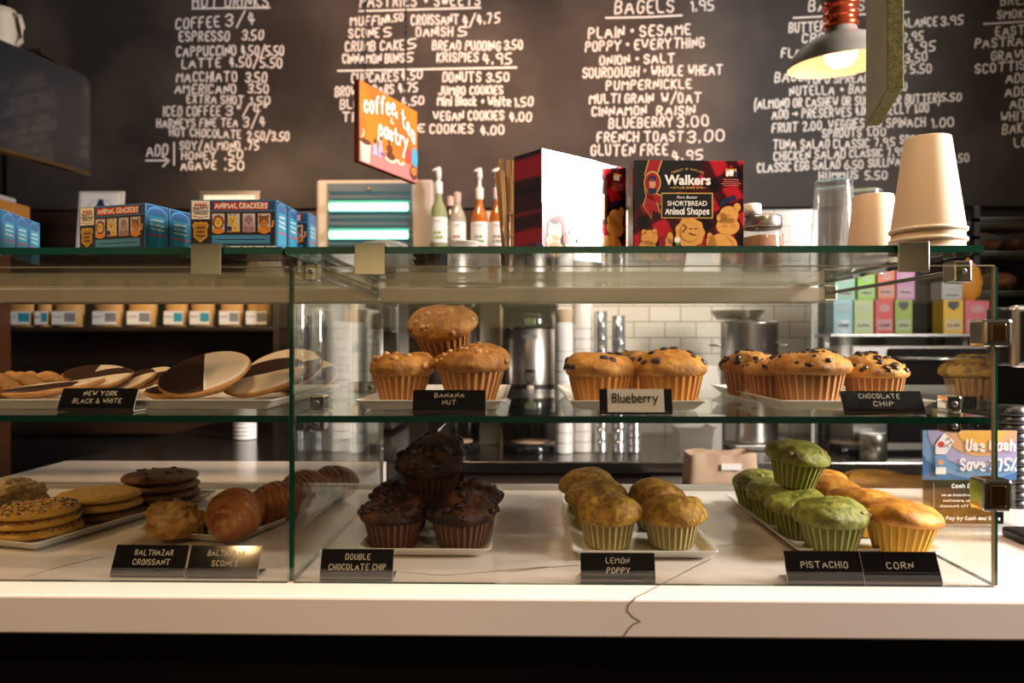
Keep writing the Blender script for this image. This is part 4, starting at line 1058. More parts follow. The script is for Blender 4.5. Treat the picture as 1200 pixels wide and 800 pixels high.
# wire cup of wooden stirrers
c = Gp(601, 327, ZT)
t = thing('stirrer_holder', (c.x, c.y, ZT), 'round wire holder standing between the syrup bottles and the turned shortbread box', 'holder')
rw = 11.5 * (c.y - CY) / FPX; zh = Wp(601, 252, c.y - CY).z - ZT
mb = MB()
for zz in (.003, zh * .33, zh * .66, zh):
    mb.tube([(rw * math.cos(2 * PI * k / 24), rw * math.sin(2 * PI * k / 24), zz) for k in range(25)], .0011, STEEL, 6, caps=False)
for k in range(10):
    q = 2 * PI * k / 10; mb.tube([(rw * math.cos(q), rw * math.sin(q), .002), (rw * math.cos(q), rw * math.sin(q), zh)], .0009, STEEL, 6)
mb.lathe([(0, .001), (rw, .001), (rw, .003), (0, .003)], STEEL, 20)
mb.build('wire_cage', t)
STIR = wave_mat('birch_wood', (.44, .25, .10), (.58, .37, .18), 30, 2, .7, 'X', stretch=(1, 1, .05))
base = MB(); base.prism([(-.0033, .008), (.0033, .008), (.0033, .162), (.0022, .165), (-.0022, .165), (-.0033, .162)], -.0007, .0007, STIR, 'XZ')
so = base.build('wooden_stirrer'); tag(so, 'thin wooden coffee stirrer standing in the wire holder', 'stirrer', 'wooden stirrers in the wire holder')
rnd = random.Random(4)
for k in range(24):
    o = so if k == 0 else col_link(so.copy())
    q = k * 2.4; rr = rw * .80 * math.sqrt((k + .5) / 24)
    o.location = (c.x + rr * math.cos(q), c.y + rr * math.sin(q), ZT + .001 + .012 * rnd.random())
    o.rotation_euler = (-.05 * math.sin(q) * rr / rw, .13 * math.cos(q) * rr / rw, rnd.uniform(-.6, .6))
    o.scale = (1, 1, .95 + .16 * rnd.random())

# flat white carton with printing, and the small white cup on it
pa = Gp(516, 331, ZT); d = pa.y - CY; x1 = Wp(586, 331, d).x
t = thing('white_carton', ((pa.x + x1) / 2, pa.y, ZT), 'low white printed carton lying at the back of the top glass', 'carton')
w = x1 - pa.x; h = Wp(550, 297, d).z - ZT
mb = MB(); mb.box((-w / 2, 0, 0), (w / 2, .055, h), WHITE, .001); mb.build('carton_body', t)
mb = MB(); p = Panel(mb, (-w / 2, -.0003, 0), (1, 0, 0), (0, 0, 1), .0003)
GT = mat('grey_print', (.10, .10, .10), .6)
p.text('Victoria', w * .20, w * .60, h * .62, h * .22, .002, GT, 1, 3, .05); p.rect(w * .15, h * .45, w * .75, h * .50, GT, 1); p.rect(w * .15, h * .30, w * .75, h * .34, GT, 1)
p.rect(w * .82, h * .1, w * .95, h * .55, mat('red_print', (.6, .05, .03), .5), 1); p.rect(0, 0, w * .12, h, mat('blue_print', (.03, .06, .12), .5), 1)
mb.build('carton_print', t)
rc = 16.5 * (d + .03) / FPX; hc = .021
m = MB(); m.lathe([(0, 0), (rc * .62, 0), (rc * .98, hc), (rc * 1.03, hc), (rc * 1.0, hc + .0015), (rc * .94, hc), (rc * .58, .002), (0, .0015)], PAPERWHITE, 32)
o = m.build('paper_bowl'); o.location = (Wp(546, 300, d + .03).x, pa.y + .028, ZT + h + .0003)
tag(o, 'small shallow white paper cup in front of the syrup bottles', 'cup')

# glass jar of ground spice with a metal lid
c = Gp(893, 321, ZT); d = c.y - CY; s_ = d / FPX
t = thing('spice_jar', (c.x, c.y, ZT), 'glass jar of brown powder with a metal lid beside the front-facing shortbread box', 'jar')
zl = Wp(893, 268, d).z - ZT; zl2 = Wp(893, 254, d).z - ZT; R = 23.5 * s_
mb = MB(); mb.lathe([(0, .0004), (R * .9, .0004), (R, .005), (R, zl * .86), (R * .88, zl * .95), (R * .84, zl + .002)], CLEARPLASTIC, 32); mb.build('jar_glass', t)
mb = MB(); mb.lathe([(0, .002), (R * .86, .002), (R * .94, .006), (R * .94, zl * .80), (R * .5, zl * .84), (0, zl * .82)], mat('brown_powder', (.17, .07, .025), .9, col2=(.24, .11, .04), nscale=200), 32); mb.build('powder', t)
mb = MB(); mb.lathe([(R * .86, zl), (R * .92, zl), (R * .95, zl + .003), (R * .95, zl2 - .003), (R * .9, zl2), (0, zl2)], STEEL, 32); mb.build('lid', t)
rr = 10.5 * s_
m = MB(); m.lathe([(rr * 1.1, 0), (rr, .018), (0, .019)], PAPERWHITE, 24, cap0=True)
o = m.build('paper_cup'); o.location = (c.x - 12 * s_, c.y, ZT + zl2 + .0003); tag(o, 'tiny white paper cup upside down on the jar lid', 'cup')

# stacked cups, upside down
def cup_stack(px, pyb, wb_px, wt_px, pyt, m_, rim_m, lab, n=3, pitch=.010, name='cup_stack', ribs=0):
    c = Gp(px, pyb, ZT); d = c.y - CY; s_ = d / FPX
    H = Wp(px, pyt, d).z - ZT; Rb = wb_px / 2 * s_; Rt = wt_px / 2 * s_
    group = lab[1]; first = None
    hc = H - (n - 1) * pitch
    for k in range(n):
        z0 = k * pitch
        mb = MB()
        prof = [(Rb * 1.0, .0004), (Rb * 1.035, .0012), (Rb * 1.035, .0042), (Rb * .985, .0050)]
        mb.lathe([(Rb * .955, .001)] + prof, rim_m, 40)
        L_ = [(Rb * .985, .0050), (Rt, hc - .001), (Rt * .985, hc), (Rt * .97, hc), (Rt * .965, hc - .006), (0, hc - .006)]
        if ribs:
            L_ = [(Rb * .985, .005)] + [(Rb * .985 + (Rt - Rb * .985) * u - (.0011 if q % 2 else 0), .005 + (hc - .006) * u) for q, u in enumerate([.60, .64, .70, .74, .80, .84, .9, .93])] + [(Rt, hc - .001), (Rt * .97, hc), (0, hc - .002)]
        mb.lathe(L_, m_, 40)
        o = mb.build('paper_cup' if not ribs else 'plastic_cup'); o.location = (c.x, c.y, ZT + .0003 + z0)
        tag(o, lab[0][k], 'cup', group)
cup_stack(1087, 297.5, 79, 49, 163, PAPERCUP, PAPERRIM, (['lowest cup of the tall cream paper stack beside the right chrome clip', 'middle cup of the tall cream paper stack, its rim just above the glass', 'topmost cup of the tall cream paper cup stack, standing upside down'], 'tall cream paper cups'), 3, .0115)
cup_stack(1023, 312, 58, 44, 230, PAPERCUP, PAPERRIM, (['lower small cream paper cup between the clear cups and the tall stack', 'upper small cream paper cup between the clear cups and the tall stack'], 'small cream paper cups'), 2, .009)
cup_stack(977, 325, 55, 42, 212, CLEARPLASTIC, CLEARPLASTIC, (['outer clear plastic cup of the left stack, upside down', 'top clear plastic cup of the left stack'], 'tall clear plastic cups'), 2, .012, ribs=1)
cup_stack(1011, 325, 52, 42, 224, CLEARPLASTIC, CLEARPLASTIC, (['outer clear plastic cup half hidden behind the small paper cup', 'top clear plastic cup half hidden behind the small paper cup'], 'short clear plastic cups'), 2, .012, ribs=1)

# stack of ribbed clear lids behind the second clip
c = Gp(449, 322, ZT); d = c.y - CY; s_ = d / FPX
for k in range(4):
    R = (37 - k * .5) * s_
    mb = MB(); rip = lambda a_: 1 + .012 * math.cos(40 * a_)
    mb.lathe([(R, 0), (R, .003), (R * .93, .005), (R * .90, .014), (R * .70, .024), (R * .3, .028), (0, .028)], GREENPLASTIC, 80, rip=rip)
    o = mb.build('plastic_cake_dome'); o.location = (c.x + (k % 2) * .002, c.y, ZT + .0004 + k * .0075)
    tag(o, ('lowest', 'second lowest', 'second highest', 'topmost')[k] + ' ribbed clear plastic lid in the stack behind the second chrome clip', 'lid', 'ribbed clear lids')
# fluted paper filters upside down
c = Gp(311, 324, ZT); d = c.y - CY; s_ = d / FPX; R = 21 * s_; hh = .052
for k in range(3):
    mb = MB(); rip = lambda a_: 1 + .05 * math.cos(22 * a_)
    n = 132; vs = []; fs = []
    pr = [(R, 0, 1), (R * .86, .012, .8), (R * .66, .035, .5), (R * .6, hh, .2), (0, hh + .001, 0)]
    for r_, z_, q in pr:
        for j in range(n):
            a_ = 2 * PI * j / n; e = r_ * (1 + .055 * q * math.cos(22 * a_)); vs.append((e * math.cos(a_), e * math.sin(a_), z_))
    for i in range(len(pr) - 1):
        for j in range(n): fs.append((i * n + j, i * n + (j + 1) % n, (i + 1) * n + (j + 1) % n, (i + 1) * n + j))
    mb.add(vs, fs, mat('filter_paper', (.62, .52, .40), .9), True)
    o = mb.build('coffee_filter'); o.location = (c.x, c.y, ZT + .0004 + k * .003); o.rotation_euler = (0, 0, k * .07)
    tag(o, ('lowest', 'middle', 'topmost')[k] + ' fluted paper coffee filter upside down behind the straight-facing cracker box', 'coffee filter', 'fluted paper filters')

# ================================================================== right end of the counter
def counter_pt(px, d): return Wp(px, 500, d).x
# cash notice: acrylic holder with a printed card and a black plaque
d = 1.06; xa, xb = counter_pt(1081, d), counter_pt(1191, d); zc0, zc1 = Wp(1130, 562, d).z, Wp(1130, 504, d).z
t = thing('notice_holder', ((xa + xb) / 2, d + CY, ZC), 'clear stand with a blue and orange save notice above a black plaque', 'notice')
w = xb - xa
mb = MB(); mb.box((-w / 2, .0015, .0004), (w / 2, .004, zc1 - ZC), CLEARPLASTIC); mb.box((-w / 2, -.03, .0004), (w / 2, .03, .003), CLEARPLASTIC); mb.build('acrylic_stand', t)
mb = MB(); p = Panel(mb, (-w / 2, -.0006, zc0 - ZC), (1, 0, 0), (0, 0, 1), .0003); H = zc1 - zc0
CB = [mat('card_blue', (.05, .16, .42), .5), mat('card_light_blue', (.16, .32, .58), .5), mat('card_lilac', (.38, .34, .56), .5), mat('card_peach', (.70, .36, .18), .5), mat('card_orange', (.78, .42, .06), .5)]
p.rect(0, 0, w, H, CB[0], 0)
for k, (r, m_) in enumerate(((.98, CB[1]), (.76, CB[2]), (.52, CB[3]), (.34, CB[4]))):
    pts = [(min(max(w * (.62 + .75 * r * math.cos(q)), 0), w), H * max(1.0 - 1.0 * r * math.sin(q), 0)) for q in [PI * j / 24 for j in range(25)]]
    p.poly([(a_, b_) for a_, b_ in reversed(pts)] , m_, 1 + k)
WHT = mat('card_white', (.85, .82, .80), .5)
p.text('Use Cash', w * .46, w * 1.0 - .004, H * .60, H * .21, .0030, WHT, 7, 3, .08); p.text('Save 3.75%', w * .40, w * .985, H * .20, H * .23, .0030, WHT, 7, 4, .08)
p.poly([(w * .13, H * .52), (w * .24, H * .52), (w * .33, H * .78), (w * .22, H * .95), (w * .13, H * .72)], WHT, 6); p.disc(w * .19, H * .72, w * .035, H * .06, mat('card_red', (.6, .03, .04), .5), 7, 10)
for q in ((.24, .80), (.22, .66), (.27, .72)): p.line([(w * q[0], H * q[1]), (w * (q[0] + .03), H * (q[1] + .06)), (w * (q[0] + .04), H * q[1])], .0009, SB_NVY, 7)
p.poly([(w * .14, H * .10), (w * .23, H * .10), (w * .25, H * .50), (w * .12, H * .50)], CB[1], 6); p.rect(w * .13, H * .12, w * .24, H * .26, WHT, 7); p.disc(w * .185, H * .36, w * .035, H * .06, CB[3], 7, 10)
mb.build('printed_card', t)
mb = MB(); pw = counter_pt(1172, d) - counter_pt(1079, d); hp = zc0 - ZC - .008
mb.box((-w / 2, -.004, .006), (-w / 2 + pw, -.001, zc0 - ZC - .001), BLACKGLOSS); p = Panel(mb, (-w / 2, -.0043, .006), (1, 0, 0), (0, 0, 1), .0003)
p.text('Cash Discount', pw * .35, pw * .85, hp * .86, hp * .09, .0014, WHT, 1, 1, .04)
p.text('As an incentive for cash paying', pw * .22, pw * .97, hp * .66, hp * .055, .0008, WHT, 1, 2, .03); p.text('customers, we provide a cash', pw * .24, pw * .95, hp * .53, hp * .055, .0008, WHT, 1, 3, .03)
p.text('discount off the total sale', pw * .20, pw * .97, hp * .40, hp * .055, .0008, WHT, 1, 4, .03); p.text('Pay by Cash and Save', pw * .28, pw * .95, hp * .10, hp * .075, .0012, WHT, 1, 5, .04)
p.line([(pw * .12, hp * .02), (pw * .12, hp * .98)], .0012, GREYINK, 1)
mb.build('black_plaque', t)
# stack of black lids
c = (counter_pt(1186, 1.2), 1.2 + CY)
nl = 12; zt2 = Wp(1186, 472, 1.2).z; pit = (zt2 - ZC - .006) / nl
mb = MB(); R = .0235
mb.lathe([(0, .0), (R, 0), (R * 1.02, .003), (R * 1.02, .007), (R * .93, .009), (R * .90, .0155), (0, .0155)], BLACK, 32)
lid0 = mb.build('drink_cup_top')
for k in range(nl):
    o = lid0 if k == 0 else col_link(lid0.copy())
    o.location = (c[0], c[1], ZC + .0005 + k * pit)
    tag(o, 'black plastic cup lid in the tall stack behind the save notice', 'lid', 'black cup lids in a stack')
# payment terminal on a black stand
d = .97; x0 = counter_pt(1176, d)
t = thing('payment_terminal', (x0 + .075, d + CY, ZC), 'silver-framed payment terminal on a black stand at the right edge', 'payment terminal')
za, zb = Wp(1188, 430, d).z - ZC, Wp(1188, 358, d).z - ZC
mb = MB(); mb.box((-.075, -.022, za), (.09, -.004, zb), STEEL, .006); mb.box((-.085, -.006, za + .002), (.09, .022, zb - .002), BLACK, .004); mb.build('silver_frame', t)
mb = MB(); mb.box((-.066, -.0235, za + .008), (.08, -.0215, zb - .008), BLACKGLOSS, .001)
p = Panel(mb, (-.066, -.0238, za + .008), (1, 0, 0), (0, 0, 1), .0003); p.rect(.010, .03, .04, .045, mat('screen_green', (.01, .10, .06), .3), 1); p.rect(.002, .046, .14, .06, mat('screen_grey', (.20, .24, .26), .3), 1)
mb.build('screen', t)
mb = MB(); mb.box((-.02, .0, .012), (.03, .018, za + .03), BLACK, .003); mb.box((-.05, -.05, .0004), (.09, .045, .014), BLACK, .004); mb.build('stand', t)

# ================================================================== on the back counter
BODY = mat('urn_steel', (.55, .50, .45), .30, 1.0)
def urn(px, d, lab):
    s_ = d / FPX; x = sx(px, d); zz = lambda py: Wp(px, py, d).z - ZB
    t = thing('coffee_urn', (x, d + CY, ZB), lab, 'coffee urn', 'thermal coffee urns under the brewer', )
    R = 29 * s_
    mb = MB(); mb.lathe([(0, .0005), (R * 1.10, .0005), (R * 1.12, .008), (R * 1.08, .026), (R * .98, .034), (0, .034)], BLACKGLOSS, 40); mb.build('base_ring', t)
    mb = MB(); mb.lathe([(0, .034), (R * .8, .034), (R * .8, .038), (0, .040)], mat('drip_disc', (.45, .30, .18), .5), 32); mb.build('drip_plate', t)
    zlow = .155
    for a in (.9, PI - .9, PI * 1.5 + PI):
        mb = MB(); mb.tube([(R * .92 * math.cos(a), R * .92 * math.sin(a), .03), (R * .92 * math.cos(a), R * .92 * math.sin(a), zlow)], .011, BLACK, 10); mb.build('leg', t)
    zb1, zb2, zt1, zt2 = zz(463), zz(449), zz(386), zz(367)
    mb = MB(); mb.lathe([(0, zlow - .01), (R * .97, zlow - .01), (R, zlow), (R, zb1)], BLACK, 40); mb.build('lower_sleeve', t)
    mb = MB(); mb.lathe([(R * 1.01, zb1 - .002), (R * 1.01, zb2)], BLACK, 40); mb.build('band', t)
    mb = MB(); mb.lathe([(R, zb2), (R, zt1), (R * .96, zt1 + .004)], BODY, 48)
    mb.build('steel_body', t)
    mb = MB(); mb.lathe([(R * .99, zt1), (R * 1.01, zt1 + .006), (R * 1.0, zt2 - .012), (R * .9, zt2), (R * .3, zt2 + .004), (0, zt2 + .004)], BLACKGLOSS, 40); mb.build('cap', t)
    mb = MB(); mb.box((-.022, -R * 1.03, zt1 + .016), (.022, -R * .95, zt1 + .042), mat('lcd_green', (.10, .13, .05), .3), .003); mb.build('display', t)
    mb = MB(); p = Panel(mb, (-.04, -R * 1.002, zt1 - .035), (1, 0, 0), (0, 0, 1), .0004); p.text('LUXUS', .012, .068, 0, .012, .003, GREYINK, 1); mb.build('lettering', t)
    mb = MB(); mb.tube([(-.016, -R - .01, zb2 + .055), (-.012, -R - .014, zb2 + .02), (0, -R - .02, zb2 - .004), (.012, -R - .014, zb2 + .02), (.016, -R - .01, zb2 + .055), (-.016, -R - .01, zb2 + .055)], .005, BLACK, 8)
    mb.lathe([(.0, zb1 - .03), (.012, zb1 - .03), (.015, zb2 - .004), (0, zb2)], mat('tap_tip', (.62, .48, .34), .4), 16, c=(0, -R - .02, 0)); mb.build('tap', t)
    return t
urn(621, 2.98, 'steel thermal coffee urn with black cap standing left of the white cup stacks')
urn(531, 2.98, 'steel thermal coffee urn mostly hidden behind the banana muffins')
# twin coffee brewer: two spray heads on steel columns
d = 3.12; zz = lambda py: Wp(575, py, d).z
t = thing('coffee_brewer', (sx(575, d), d + CY, ZB), 'twin coffee brewer with black heads and steel columns behind the urns', 'coffee brewer')
mb = MB(); mb.box((sx(561, d), d + CY, ZB), (sx(588, d), d + CY + .12, zz(345)), mat('column_steel', (.30, .27, .20), .4, 1.0), .004); mb.build('column', t, world=True)
mb = MB(); mb.box((sx(586, d), d + CY - .004, ZB), (sx(589.5, d), d + CY + .01, zz(345)), CHROME, .001); mb.build('column_edge', t, world=True)
mb = MB(); mb.box((sx(497, d), d + CY + .02, ZB), (sx(506, d), d + CY + .12, zz(345)), mat('column_steel', (.30, .27, .20), .4, 1.0), .004); mb.build('column', t, world=True)
for a, b in ((505, 561), (589, 653)):
    mb = MB(); mb.box((sx(a, d), d + CY - .20, zz(364)), (sx(b, d), d + CY + .12, zz(311)), BLACK, .012); mb.build('brewer_head', t, world=True)
mb = MB(); mb.box((sx(497, d), d + CY - .02, zz(311)), (sx(653, d), d + CY + .12, zz(306)), DARKSTEEL, .006); mb.build('top_cover', t, world=True)
mb = MB(); mb.box((sx(497, d), d + CY + .13, ZB + .0005), (sx(655, d), d + CY + .15, zz(311)), mat('gap_dark', (.05, .045, .035), .5)); mb.build('dark_backing', t, world=True)  # dark sheet added to darken the bright gaps beside the urns
# stacked takeaway cups
def tall_stack(px, w0, w1, pyt, pyb, m_, lab, d=2.9, n=12, group='tall cup stacks by the urns', name='cup_tower', band=None):
    s_ = d / FPX; x = sx(px, d); H = Wp(px, pyt, d).z - ZB
    R0 = w0 / 2 * s_; R1 = w1 / 2 * s_
    hc = .115; pitch = (H - hc) / (n - 1)
    base = None
    for k in range(n):
        mb = MB(); f = 1 - .0 * k
        mb.lathe([(R0 * .90, .0005), (R0, .0005), (R0, .005), (R0 * .985, .006), (R1, hc), (0, hc)], m_, 24)
        if base is None:
            base = mb.build(name)
            o = base
        else:
            o = col_link(base.copy())
        o.location = (x, d + CY, ZB + .0005 + k * pitch)
        tag(o, lab, 'cup', group)
    return x
tall_stack(661, 21, 20.3, 378, 520, WHITE, 'white takeaway cup in the tower directly right of the steel urn', n=11, group='white cups in the left tower', name='takeaway_cup')
tall_stack(682, 24, 23, 352, 520, mat('translucent_white', (.70, .64, .58), .4), 'pale takeaway cup in the taller second tower from the urn', n=13, group='pale cups in the second tower', name='takeaway_cup', d=2.94)
d = 2.9; x = sx(661, d); zt_k = Wp(661, 378, d).z
for k in range(2):
    m = MB(); m.lathe([(.030, .0), (.036, .045), (.0345, .045), (.0285, .0)], KRAFT, 24)
    o = m.build('cup_sleeve'); o.location = (x, d + CY, zt_k + .001 + k * .006)
    tag(o, ('lower', 'upper')[k] + ' brown cardboard sleeve on top of the white cup tower', 'cup sleeve', 'cardboard cup sleeves')
for px, pyt, n, lab, gg in ((704, 365, 10, 'clear plastic cup in the tall glossy stack left of the tiles', 'left clear cup stack'), (725, 370, 10, 'clear plastic cup in the tall glossy stack against the tiles', 'middle clear cup stack'), (743, 470, 4, 'clear plastic cup in the short stack beside the tall ones', 'short clear cup stack')):
    tall_stack(px, 16.5, 15.8, pyt, 520, mat('shiny_clear_cup', (.45, .44, .43), .12, .75), lab, d=2.92, n=n, group=gg, name='clear_cup')
# stock pot on a low steel stand, with a tray resting on it
d = 3.1; x = sx(892, d); s_ = d / FPX
m = MB(); zs = Wp(892, 516, d).z
m.box((x - 42 * s_, d + CY - .15, zs - .022), (x + 42 * s_, d + CY + .15, zs), STEEL, .004)
for a in (-1, 1):
    for b in (-1, 1): m.box((x + a * 38 * s_ - .012, d + CY + b * .13 - .012, ZB), (x + a * 38 * s_ + .012, d + CY + b * .13 + .012, zs - .02), DARKSTEEL)
tag(m.build('steel_stand', world=True, loc=(x, d + CY, ZB)), 'low flat steel stand under the stock pot', 'stand')
t = thing('stock_pot', (x - 14 * s_, d + CY, zs + .0005), 'tall stainless steel stock pot with a side handle on a low stand', 'stock pot')
zt1 = Wp(876, 380, d).z - zs; R = 32 * s_
mb = MB(); mb.lathe([(0, 0), (R * .97, 0), (R, .008), (R, zt1), (R * 1.04, zt1 + .004), (R * 1.0, zt1 + .006), (R * .97, zt1), (R * .97, .01), (0, .008)], STEEL, 48); mb.build('pot_body', t)
mb = MB(); mb.lathe([(R * 1.03, zt1 + .007), (R * .9, zt1 + .014), (R * .2, zt1 + .02), (0, zt1 + .02)], STEEL, 48); mb.build('lid', t)
zh = Wp(850, 405, d).z - zs
for q in (-1, 1):
    mb = MB(); mb.tube([(q * R, -.035, zh), (q * (R + .04), -.035, zh + .002), (q * (R + .045), 0, zh + .002), (q * (R + .04), .035, zh + .002), (q * R, .035, zh)], .005, STEEL, 8); mb.build('handle', t)
z1 = zs + zt1 + .0215
t = thing('frying_pan', (x - 26 * s_, d + CY + .02, z1), 'shallow steel pan resting on the stock pot lid with its edge over the tiles', 'pan', rz=0.1)
mb = MB(); mb.lathe([(0, 0), (.085, 0), (.11, .035), (.114, .036), (.108, .036), (.083, .004), (0, .003)], STEEL, 40); mb.build('pan_body', t)
# steel insert pan and pale hinged bin
d = 2.86; x0, x1 = sx(791, d), sx(833, d)
t = thing('insert_pan', ((x0 + x1) / 2, d + CY, ZB), 'small deep stainless insert pan on the back counter left of the stock pot stand', 'pan')
w = (x1 - x0) / 2; h = Wp(810, 499, d).z - ZB
mb = MB()
def ring(a, z): return [(-w * a, -.06 * a, z), (w * a, -.06 * a, z), (w * a, .06 * a, z), (-w * a, .06 * a, z)]
lv = [(.82, .0005), (.98, h - .004), (1.12, h), (1.12, h + .003), (.96, h + .003), (.78, .004)]
vs = []; fs = []
for a, z in lv: vs += ring(a, z)
for i in range(len(lv) - 1):
    for k in range(4): fs.append((i * 4 + k, i * 4 + (k + 1) % 4, (i + 1) * 4 + (k + 1) % 4, (i + 1) * 4 + k))
fs += [(3, 2, 1, 0), (20, 21, 22, 23)]
mb.add(vs, fs, mat('pan_steel', (.72, .68, .62), .3, 1.0)); mb.build('pan_body', t)
d = 3.0; x0, x1 = sx(806, d), sx(846, d); za = Wp(826, 460, d).z; zb = Wp(826, 429, d).z
m = MB(); y0 = d + CY
m.prism([(y0, ZB), (y0 + .12, ZB), (y0 + .12, zb), (y0 + .08, zb), (y0, za)], x0, x1, mat('grey_bin', (.50, .47, .42), .4), 'YZ')
m.box((x0 - .004, y0 - .002, ZB + .05), (x0, y0 + .12, za), WHITE)
tag(m.build('slant_bin', world=True, loc=((x0 + x1) / 2, y0, ZB)), 'grey slant-fronted bin between the subway tiles and the stock pot', 'bin')
# kraft paper bag on a low prep table in the aisle
d = 2.36; xk0, xk1 = sx(808, d), sx(890, d)
m = MB(); zt_p = .86
m.box((xk0 - .08, d + CY - .06, zt_p - .03), (xk1 + .30, d + CY + .26, zt_p), STEEL, .004)
for a in (xk0 - .06, xk1 + .26):
    for b in (d + CY - .04, d + CY + .22): m.box((a, b, 0), (a + .03, b + .03, zt_p - .03), DARKSTEEL)
tag(m.build('prep_table', world=True, loc=((xk0 + xk1) / 2, d + CY, 0)), 'low steel prep table in the aisle under the paper bag', 'table')
t = thing('paper_bag', ((xk0 + xk1) / 2, d + CY + .06, zt_p + .0005), 'open kraft paper bag with wavy top behind the green muffins', 'paper bag')
w = (xk1 - xk0) / 2; h = Wp(850, 531, d).z - zt_p
mb = MB(); n = 40; vs = []; fs = []
def edge(k):
    q = 4.0 * k / n; i = int(q) % 4; f = q - int(q)
    c4 = [(-w, -.05), (w, -.05), (w, .05), (-w, .05)]
    a, b = c4[i], c4[(i + 1) % 4]
    return (a[0] + (b[0] - a[0]) * f, a[1] + (b[1] - a[1]) * f)
for L in range(5):
    u = L / 4
    for k in range(n):
        ex, ey = edge(k); wv = .006 * math.sin(k * 1.7 + L)
        vs.append((ex * (1 - .04 * u), ey + wv * u, h * u * (1 - (.07 * (.5 + .5 * math.sin(ex * 42 + .8)) if L == 4 else 0))))
for L in range(4):
    for k in range(n): fs.append((L * n + k, L * n + (k + 1) % n, (L + 1) * n + (k + 1) % n, (L + 1) * n + k))
fs.append(tuple(reversed(range(n))))
mb.add(vs, fs, mat('bag_kraft', (.52, .36, .24), .85, bump=.2, bscale=30), True); mb.build('bag_body', t)
mb = MB(); mb.box((-w * .08, -.0585, h * .55), (w * .5, -.0575, h * .72), PAPERWHITE); mb.build('white_sticker', t)

# tea cartons on a steel shelf, right
d = 3.0; zs = Wp(1060, 391, d).z
xa, xb = sx(966, d), sx(1158, d)
m = MB(); m.box((xa, d + CY - .06, zs - .012), (xb, d + CY + .12, zs), STEEL, .002)
for px in (978, 1145): m.box((sx(px, d), d + CY + .1, ZB), (sx(px, d) + .02, d + CY + .12, zs - .012), STEEL)
tag(m.build('tea_shelf', world=True, loc=((xa + xb) / 2, d + CY, ZB)), 'steel shelf carrying rows of coloured tea cartons', 'shelf')
def tea(px0, px1, pyt, z0, col, lab, dark=None, dd=0, name='tea_carton'):
    x0, x1 = sx(px0, d), sx(px1, d); w = x1 - x0; h = Wp(px0, pyt, d).z - z0
    t = thing(name, ((x0 + x1) / 2, d + CY + dd, z0 + .0004), lab, 'tea carton', 'tea cartons on the steel shelf')
    mc = mat('carton_%02d_%02d_%02d' % tuple(int(c * 99) for c in col), col, .45)
    mb = MB(); mb.box((-w / 2, -.04, 0), (w / 2, .04, h), mc, .001); mb.build('carton_body', t)
    mb = MB(); p = Panel(mb, (-w / 2, -.0405, 0), (1, 0, 0), (0, 0, 1), .0004)
    cc = mat('carton_band_%d' % (len(MATS)), tuple(min(1, c * .55 + .25) for c in col), .5); dk = dark or mat('carton_dark', (.04, .03, .03), .5)
    p.rect(w * .08, h * .10, w * .92, h * .42, cc, 1); p.scribble(w * .2, w * .8, h * .2, h * .10, .004, dk, 2, int(px0))
    if dark: p.poly([(w * .22, h * .95), (w * .22, h * .80), (w * .5, h * .68), (w * .78, h * .80), (w * .78, h * .95)], dk, 2)
    else: p.disc(w * .5, h * .75, w * .3, h * .12, cc, 2)
    mb.build('carton_print', t)
    return z0 + h
DKC = mat('carton_charcoal', (.05, .05, .05), .5)
zr = tea(972, 994, 352, zs, (.30, .55, .62), 'pale blue tea carton at the left end of the lower row')
tea(996, 1018, 352, zs, (.50, .60, .25), 'pale green tea carton between the blue and red ones in the lower row')
tea(1020, 1041, 352, zs, (.62, .03, .05), 'red tea carton in the middle of the lower row')
tea(1043, 1063, 352, zs, (.30, .42, .04), 'olive green tea carton with dark shield right of the red one', DKC)
tea(1099, 1122, 352, zs, (.78, .48, .01), 'yellow tea carton with dark shield standing apart at the right', DKC)
tea(1124, 1152, 353, zs, (.72, .13, .17), 'coral pink tea carton at the right end of the lower row')
zr += .0006
tea(975, 998, 322, zr, (.25, .55, .42), 'mint green tea carton in the upper row at left', dd=.01)
tea(1000, 1020, 320, zr, (.22, .60, .01), 'bright lime tea carton in the upper row')
tea(1023, 1043, 316, zr, (.68, .11, .01), 'orange-red tea carton in the upper row')
tea(1045, 1066, 318, zr, (.58, .22, .46), 'pink-mauve tea carton at the right end of the upper row')
tea(1097, 1121, 331, zr, (.40, .40, .40), 'silver grey carton lying on the yellow tea carton')
# orange bag of snacks on the coral carton
cx = sx(1134, d)
m = MB(); m.blob((0, 0, .075), (.055, .03, .08), mat('orange_bag', (.70, .26, .015), .4), 5, .25, 2.2)
o = m.build('snack_bag'); o.location = (cx, d + CY, zr + .0002); tag(o, 'crinkled orange snack bag on top of the coral pink carton', 'snack bag')
